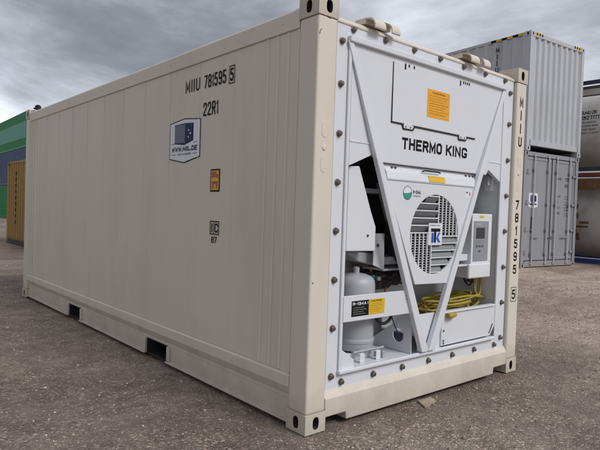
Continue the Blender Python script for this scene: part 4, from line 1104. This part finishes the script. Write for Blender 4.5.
def post_char(ch, z0, z1, x0=2.326, x1=2.382):
    if ch == 'I':
        x0, x1 = 2.346, 2.362
    if ch == '1':
        x0, x1 = 2.338, 2.366
    link('container_number', stroke_mesh('container_number', ch, INK, (x1 - x0, z1 - z0), (x0, 0.0034, z0), (1, 0, 0), (0, 0, 1), 0.0155), reefer)
for i, ch in enumerate('MIIU'):
    post_char(ch, 2.270 - i * 0.112, 2.354 - i * 0.112)
for i, ch in enumerate('781595'):
    post_char(ch, 1.398 - i * 0.1105, 1.478 - i * 0.1105)
post_char('5', 0.628, 0.712)
pf = MB()
for x0, x1, z0, z1 in ((2.308, 2.398, 0.728, 0.733), (2.308, 2.398, 0.607, 0.612), (2.308, 2.313, 0.612, 0.728), (2.393, 2.398, 0.612, 0.728)):
    pf.box(x0, x1, 0.003, 0.0045, z0, z1)
pf.build('check_digit_frame', INK, reefer)
side_poly('sticker', [(5.60, 1.79), (5.575, 1.79), (5.575, 1.73), (5.60, 1.73)], GREENI, 0.0128)
# chips in the paint of the near post
for pts in ([(0.012, 2.36), (0.020, 2.385), (0.034, 2.392), (0.022, 2.378), (0.016, 2.355)], [(0.02, 0.905), (0.028, 0.91), (0.030, 0.900), (0.022, 0.897)],
            [(0.07, 2.47), (0.10, 2.469), (0.10, 2.464), (0.074, 2.466)]):
    MB().prism_y(pts, 0.0028, 0.0040).build('paint_chip', STAINPAINT, reefer)

# black twist lock left on the far roof corner
tl = MB().lathe([(0.03, 0.0), (0.05, 0.01), (0.05, 0.03), (0.032, 0.035), (0.036, 0.06), (0.02, 0.085), (0.006, 0.09)], 16, 'z').build('twist_lock', BLACK, None, smooth=True)
tl.location = (0.085, 5.80, H); tl.scale = (1.15, 1.3, 0.75)
tag(tl, 'small black twist lock left on the far roof corner of the cream container', 'twist lock')

# ------------------------------------------------------------------ other containers in the yard
def dry_container(label, M, loc, rz, L_, H_, front='corr', group=None, frame_mat=None, sill_z=0.03, period=0.28):
    FM = frame_mat or M
    root = thing('shipping_container', label, 'container', loc, rz, group)
    castings(root, W, L_, H_, FM, bevel=0)
    for x0, x1 in ((0.004, 0.13), (W - 0.13, W - 0.004)):
        for y0, y1 in ((0.004, 0.15), (L_ - 0.15, L_ - 0.004)):
            MB().box(x0, x1, y0, y1, 0.118, H_ - 0.118).build('corner_post', FM, root, bevel=0.01)
    for x0, x1 in ((0.006, 0.07), (W - 0.07, W - 0.006)):
        MB().box(x0, x1, 0.1785, L_ - 0.1785, H_ - 0.075, H_ - 0.010).build('top_rail', FM, root)
        MB().box(x0, x1, 0.1785, L_ - 0.1785, 0.03, 0.17).build('bottom_rail', FM, root)
    for f, o_ in ((0.012, -1), (W - 0.012, 1)):
        c = MB(); corrugated(c, 'y', 0.151, L_ - 0.151, f, 0.036, 0.1705, H_ - 0.0755, period, out=o_)
        c.build('side_wall', M, root)
    MB().box(0.07, W - 0.07, 0.16, L_ - 0.16, H_ - 0.05, H_ - 0.02).build('roof', M, root)
    MB().box(0.07, W - 0.07, 0.16, L_ - 0.16, 0.12, 0.165).build('floor_deck', DARK, root)
    for yy, o_ in ((0.0, -1), (L_, 1)):
        s_ = (lambda a: a) if o_ == -1 else (lambda a: L_ - a)
        y0, y1 = sorted((s_(0.008), s_(0.11)))
        MB().box(0.1625, W - 0.1625, y0, y1, H_ - 0.115, H_ - 0.012).build('top_end_rail', FM, root, bevel=0.004)
        MB().box(0.1625, W - 0.1625, y0, y1, sill_z, 0.17 if sill_z < 0.1 else 0.27).build('bottom_end_rail', FM, root, bevel=0.004)
        if o_ == 1 or front == 'corr':
            c = MB(); corrugated(c, 'x', 0.131, W - 0.131, s_(0.016), 0.045, 0.171 if sill_z < 0.1 else 0.271, H_ - 0.1155, 0.242, out=o_)
            c.build('end_wall', M, root)
    return root

def door_end(root, M, H_):
    z0, z1 = 0.19, H_ - 0.135
    MB().box(0.1305, W - 0.1305, 0.075, 0.09, 0.171, H_ - 0.1155).build('door_backing', BLACK, root)
    xm = W / 2
    for i, (x0, x1) in enumerate(((0.150, xm - 0.028), (xm + 0.028, W - 0.150))):
        d = MB().box(x0, x1, 0.034, 0.074, z0, z1).build('door', M, root, bevel=0.004)
        fr_ = MB()
        fr_.box(x0, x0 + 0.06, 0.022, 0.0338, z0, z1).box(x1 - 0.06, x1, 0.022, 0.0338, z0, z1)
        fr_.box(x0 + .0602, x1 - .0602, 0.022, 0.0338, z1 - 0.07, z1).box(x0 + .0602, x1 - .0602, 0.022, 0.0338, z0, z0 + 0.07)
        fr_.build('door_frame', M, d, bevel=0.003)
        rods = (x0 + 0.27, x1 - 0.16) if i == 0 else (x0 + 0.16, x1 - 0.27)
        for rx in rods:
            MB().tube([(rx, -0.008, 0.09), (rx, -0.008, H_ - 0.06)], 0.019, 10).build('lock_rod', GREYC2, d, smooth=True)
            for zz in (0.35, 0.95, 1.62, 2.45):
                MB().box(rx - 0.045, rx + 0.045, -0.026, 0.0335, zz - 0.028, zz + 0.028).build('rod_bracket', M, d, bevel=0.004)
            for zz in (0.105, H_ - 0.085):
                MB().box(rx - 0.05, rx + 0.05, -0.012, 0.0075, zz - 0.035, zz + 0.035).build('cam_keeper', M, d, bevel=0.005)
            hx = rx + (0.30 if i == 0 else -0.30)
            a, b = sorted((rx, hx))
            zz = 0.78
            MB().box(a, b, -0.030, -0.016, zz - 0.016, zz + 0.016).build('door_handle', M, d, bevel=0.004)
        hx0, hx1 = (0.085, x0 + 0.11) if i == 0 else (x1 - 0.11, W - 0.085)
        for zz in (0.38, 0.95, 1.62, 2.38):
            MB().box(hx0, hx1, -0.008, 0.0215, zz - 0.030, zz + 0.030).build('hinge', M, d, bevel=0.005)
            hc_ = 0.135 if i == 0 else W - 0.135
            MB().tube([(hc_, -0.012, zz - 0.06), (hc_, -0.012, zz + 0.06)], 0.018, 8).build('hinge_pin', M, d)

grz = R(-6.0); gx0, gy0, gz0 = 10.85, 4.42, 0.088
HC = 2.896
lower = dry_container('grey container with double doors standing on the gravel under the pale corrugated one', GREYC, (gx0, gy0, gz0), grz, 12.192, HC, front='door', group='grey container stack')
door_end(lower, GREYC, HC)
upperc = dry_container('pale grey container with black and yellow corner stripes on top of the grey doors', GREYC2, (gx0 + 0.012, gy0 - 0.02, gz0 + HC + 0.004), grz, 12.192, HC, front='corr', group='grey container stack', sill_z=0.135)
def loc_text(root, name, body, M, x0, z0, w, h, y=0.0325, bold=0.02):
    me = stroke_mesh(name, body, M, (w, h), (x0, y, z0), (1, 0, 0), (0, 0, 1), h * 0.17)
    return link(name, me, root)
# right door markings
loc_text(lower, 'container_number', 'MII', INK, 1.52, 2.25, 0.16, 0.075); loc_text(lower, 'container_number', '753', INK, 1.86, 2.24, 0.20, 0.085)
loc_text(lower, 'size_code', '83', INK, 1.86, 2.07, 0.13, 0.085)
for k, tx in enumerate(('MAX.GR', 'TARE', 'PAYLD', 'CUBE')):
    loc_text(lower, 'weight_mark', tx, GREYI, 1.42, 1.80 - k * 0.145, 0.26 if k != 1 else 0.13, 0.06)
    for q in range(2):
        loc_text(lower, 'weight_mark', ('30480', '67200', '3900', '8600', '26580', '58600', '76.4', '2700')[k * 2 + q], GREYI, 1.86, 1.81 - k * 0.145 - q * 0.062, 0.18, 0.036)
st = [(0.28, 1.86), (0.47, 1.88), (0.66, 1.86), (0.66, 1.53), (0.47, 1.49), (0.28, 1.53)]
MB().prism_y(st, 0.0320, 0.0338).build('logo_sticker', DECALW, lower)
MB().prism_y([(0.34, 1.81), (0.50, 1.82), (0.50, 1.64), (0.34, 1.66)], 0.0308, 0.0318).build('logo_cube', CUBEG, lower)
MB().prism_y([(0.502, 1.82), (0.60, 1.80), (0.60, 1.67), (0.502, 1.64)], 0.0308, 0.0318).build('logo_cube', NAVY, lower)
MB().box(0.32, 0.62, 0.0308, 0.0318, 1.575, 1.605).build('logo_stripe', NAVY, lower)
MB().box(0.40, 0.52, 0.0308, 0.0338, 0.88, 1.28).build('data_plate', TDARK, lower, bevel=0.003)
# stripes and lettering on the upper container
for face in range(3):
    for k in range(6):
        M_ = YELLOW if k % 2 == 0 else INK
        if face == 0:
            MB().box(0.18 + k * 0.055, 0.233 + k * 0.055, 0.004, 0.0078, HC - 0.075, HC - 0.014).build('hazard_stripe', M_, upperc)
        elif face == 1:
            MB().box(W - 0.233 - k * 0.055, W - 0.18 - k * 0.055, 0.004, 0.0078, HC - 0.075, HC - 0.014).build('hazard_stripe', M_, upperc)
        else:
            MB().box(0.002, 0.0058, 0.20 + k * 0.16, 0.355 + k * 0.16, HC - 0.072, HC - 0.014).build('hazard_stripe', M_, upperc)
for (yy, z_top, s_) in ((0.95, 2.55, 'MIIU'), (0.95, 1.75, '753418'), (2.05, 2.40, '45G1'), (2.05, 1.7, 'MIIU')):
    for i, ch in enumerate(s_):
        w_ = 0.035 if ch in 'I1' else 0.10
        me = stroke_mesh('container_number', ch, INK, (w_, 0.135), (0.0105, yy + w_ / 2, z_top - i * 0.17), (0, -1, 0), (0, 0, 1), 0.022)
        link('container_number', me, upperc)

# ochre container behind the cream one, green and blue stack far behind
yel = dry_container('ochre yellow corrugated container with dark grimy base behind the cream container', OCHRE, (2.37, 11.25, -0.02), 0.0, 6.058, 2.591, period=0.26)
for ch in yel.children:
    if ch.name.startswith('bottom_rail'):
        ch.data.materials[0] = SHADE_GRIME
for k in range(9):
    MB().box(0.0085, 0.0115, 5.02, 5.10, 2.15 - k * 0.185, 2.25 - k * 0.185).build('lettering', INK, yel)
FX, FY0 = 8.85, 40.0; FRZ = R(-1.7)
g1 = dry_container('dark green container at the ground under the blue one', GREEN, (FX, FY0, -0.02), FRZ, 12.192, 2.591)
b1 = dry_container('weathered blue container between two green ones', BLUEC, (FX + .02, FY0, 2.575), FRZ, 12.192, 2.591)
g2 = dry_container('green container with pale faded panel on top of the blue one', GREEN, (FX, FY0 + .02, 5.17), FRZ, 12.192, 2.591)
MB().box(0.006, 0.0112, 0.55, 11.6, 0.72, 1.90).build('faded_panel', GREENP, g2)

# ------------------------------------------------------------------ tank containers
def tank_container(label, loc, rz, shellM, postM, topM, botM, L_=6.058, H_=2.591, fair=()):
    root = thing('tank_container', label, 'tank container', loc, rz, 'tank container stack')
    castings(root, W, L_, H_, postM, bevel=0)
    for x0, x1 in ((0.004, 0.13), (W - 0.13, W - 0.004)):
        for y0, y1 in ((0.004, 0.14), (L_ - 0.14, L_ - 0.004)):
            MB().box(x0, x1, y0, y1, 0.118, H_ - 0.118).build('corner_post', postM, root, bevel=0.006)
    for x0, x1 in ((0.006, 0.10), (W - 0.10, W - 0.006)):
        MB().box(x0, x1, 0.1785, L_ - 0.1785, H_ - 0.115, H_ - 0.012).build('top_rail', topM, root, bevel=0.005)
        for za, zb_, M_, nm in fair:
            MB().box(x0 + 0.004, x1 - 0.03, 0.1785, L_ - 0.1785, H_ - zb_, H_ - za).build(nm, M_, root, bevel=0.004)
        MB().box(x0, x1, 0.1785, L_ - 0.1785, 0.03, 0.15).build('bottom_rail', botM, root, bevel=0.005)
    for y0, y1 in ((0.006, 0.10), (L_ - 0.10, L_ - 0.006)):
        MB().box(0.1625, W - 0.1625, y0, y1, H_ - 0.115, H_ - 0.012).build('end_beam', postM, root, bevel=0.005)
        MB().box(0.1625, W - 0.1625, y0, y1, 0.03, 0.15).build('end_beam', postM, root, bevel=0.005)
        ym = (y0 + y1) / 2
        for (xa, za, xb, zb_) in ((0.1, 0.75, 0.75, 0.13), (W - 0.1, 0.75, W - 0.75, 0.13), (0.1, H_ - 0.75, 0.75, H_ - 0.13), (W - 0.1, H_ - 0.75, W - 0.75, H_ - 0.13)):
            MB().tube([(xa, ym, za), (xb, ym, zb_)], 0.035, 8).build('corner_strut', postM, root)
    R_ = 1.135; zc = 1.30
    prof = [(0.02, 0.15), (0.45, 0.17), (0.80, 0.23), (1.0, 0.32), (1.10, 0.43), (R_, 0.56), (R_, L_ - 0.56), (1.10, L_ - 0.43), (1.0, L_ - 0.32), (0.80, L_ - 0.23), (0.45, L_ - 0.17), (0.02, L_ - 0.15)]
    sh_ = MB().lathe(prof, 64, 'y', (W / 2, 0, zc)).build('shell', shellM, root, smooth=True)
    for y in (0.62, 2.0, 4.0, L_ - 0.62):
        MB().lathe([(R_ + .001, y - 0.03), (R_ + 0.014, y - 0.028), (R_ + 0.014, y + 0.028), (R_ + .001, y + 0.03)], 64, 'y', (W / 2, 0, zc)).build('band', shellM, sh_, smooth=True)
    return root, R_, zc

TX, TY, TZ = 14.25, 1.6, 0.088
tlow, R_, zc = tank_container('stained white tank container with rust red rails standing on the ground', (TX, TY, TZ), 0, TSHELL2, TDARK, TRUST, TBLUE, fair=((0.17, 0.50, RUSTP, 'side_fairing'),))
tup, R_, zc = tank_container('off-white tank container with dark walkway stacked over the rust red one', (TX, TY, TZ + 2.595), 0, TSHELL, TDARK, TNAVY, TDARK, fair=((0.17, 0.255, TDARK, 'walkway_edge'), (0.257, 0.425, TCREAM, 'side_fairing'), (0.426, 0.452, TDARK, 'trim_strip')))
def wrap(root, name, body, M, y0, y1, z0, z1, bold=0.02):
    """lettering laid onto the curved shell, reading from -X"""
    me = stroke_mesh(name, body, M, (y0 - y1, z1 - z0), (0, y0, z0), (0, -1, 0), (0, 0, 1), (z1 - z0) * 0.15)
    for v in me.vertices:
        a = (v.co.z - zc) / R_
        rr_ = R_ + 0.004 - v.co.x; v.co.x = W / 2 - rr_ * math.cos(a); v.co.z = zc + rr_ * math.sin(a)
    return link(name, me, root)
wrap(tup, 'container_number', 'SUMU 26', INK, 3.06, 2.62, 1.66, 1.77)
wrap(tup, 'size_code', '22K2 TTTT', INK, 3.06, 2.52, 1.50, 1.61)
for k, s_ in enumerate(('TARE 3,650 KG', 'MAX. GROSS 36,000', 'CAPACITY 26,000', 'TEST 4 BAR')):
    wrap(tup, 'weight_mark', s_, GREYI, 3.06, 2.60 - 0.06 * (k % 2), 1.39 - k * 0.10, 1.44 - k * 0.10, 0.01)
def shell_patch(root, name, M, y0, y1, z0, z1, n=6):
    mb = MB()
    P = []
    for i in range(n + 1):
        a = (z0 + (z1 - z0) * i / n - zc) / R_
        P.append((W / 2 - (R_ + 0.003) * math.cos(a), zc + (R_ + 0.003) * math.sin(a)))
    Q = [(x + 0.0025, z) for x, z in reversed(P)]
    mb.prism_y(P + Q, y0, y1)
    return mb.build(name, M, root)
for y0, y1, z0, z1 in ((5.18, 5.26, 1.55, 1.70), (5.15, 5.28, 1.28, 1.44), (4.86, 5.12, 1.13, 1.20), (4.88, 5.26, 1.02, 1.08), (5.16, 5.27, 0.62, 0.86), (5.2, 5.29, 0.90, 0.98)):
    shell_patch(tlow, 'rusty_placard', RUSTP, y0 - 2.18, y1 - 2.18, z0, z1)

# ------------------------------------------------------------------ scrap of board by the end sill
wd = MB()
wd.prism_z([(0.995, -0.118), (1.035, -0.045), (1.06, -0.006), (1.13, -0.012), (1.205, -0.004), (1.185, -0.05), (1.165, -0.088), (1.10, -0.092), (1.05, -0.115)], -0.004, 0.010)
wo_ = wd.build('board_scrap', WOOD, None, bevel=0.002)
tag(wo_, 'thin splintered scrap of board on the gravel by the cream end sill', 'board')
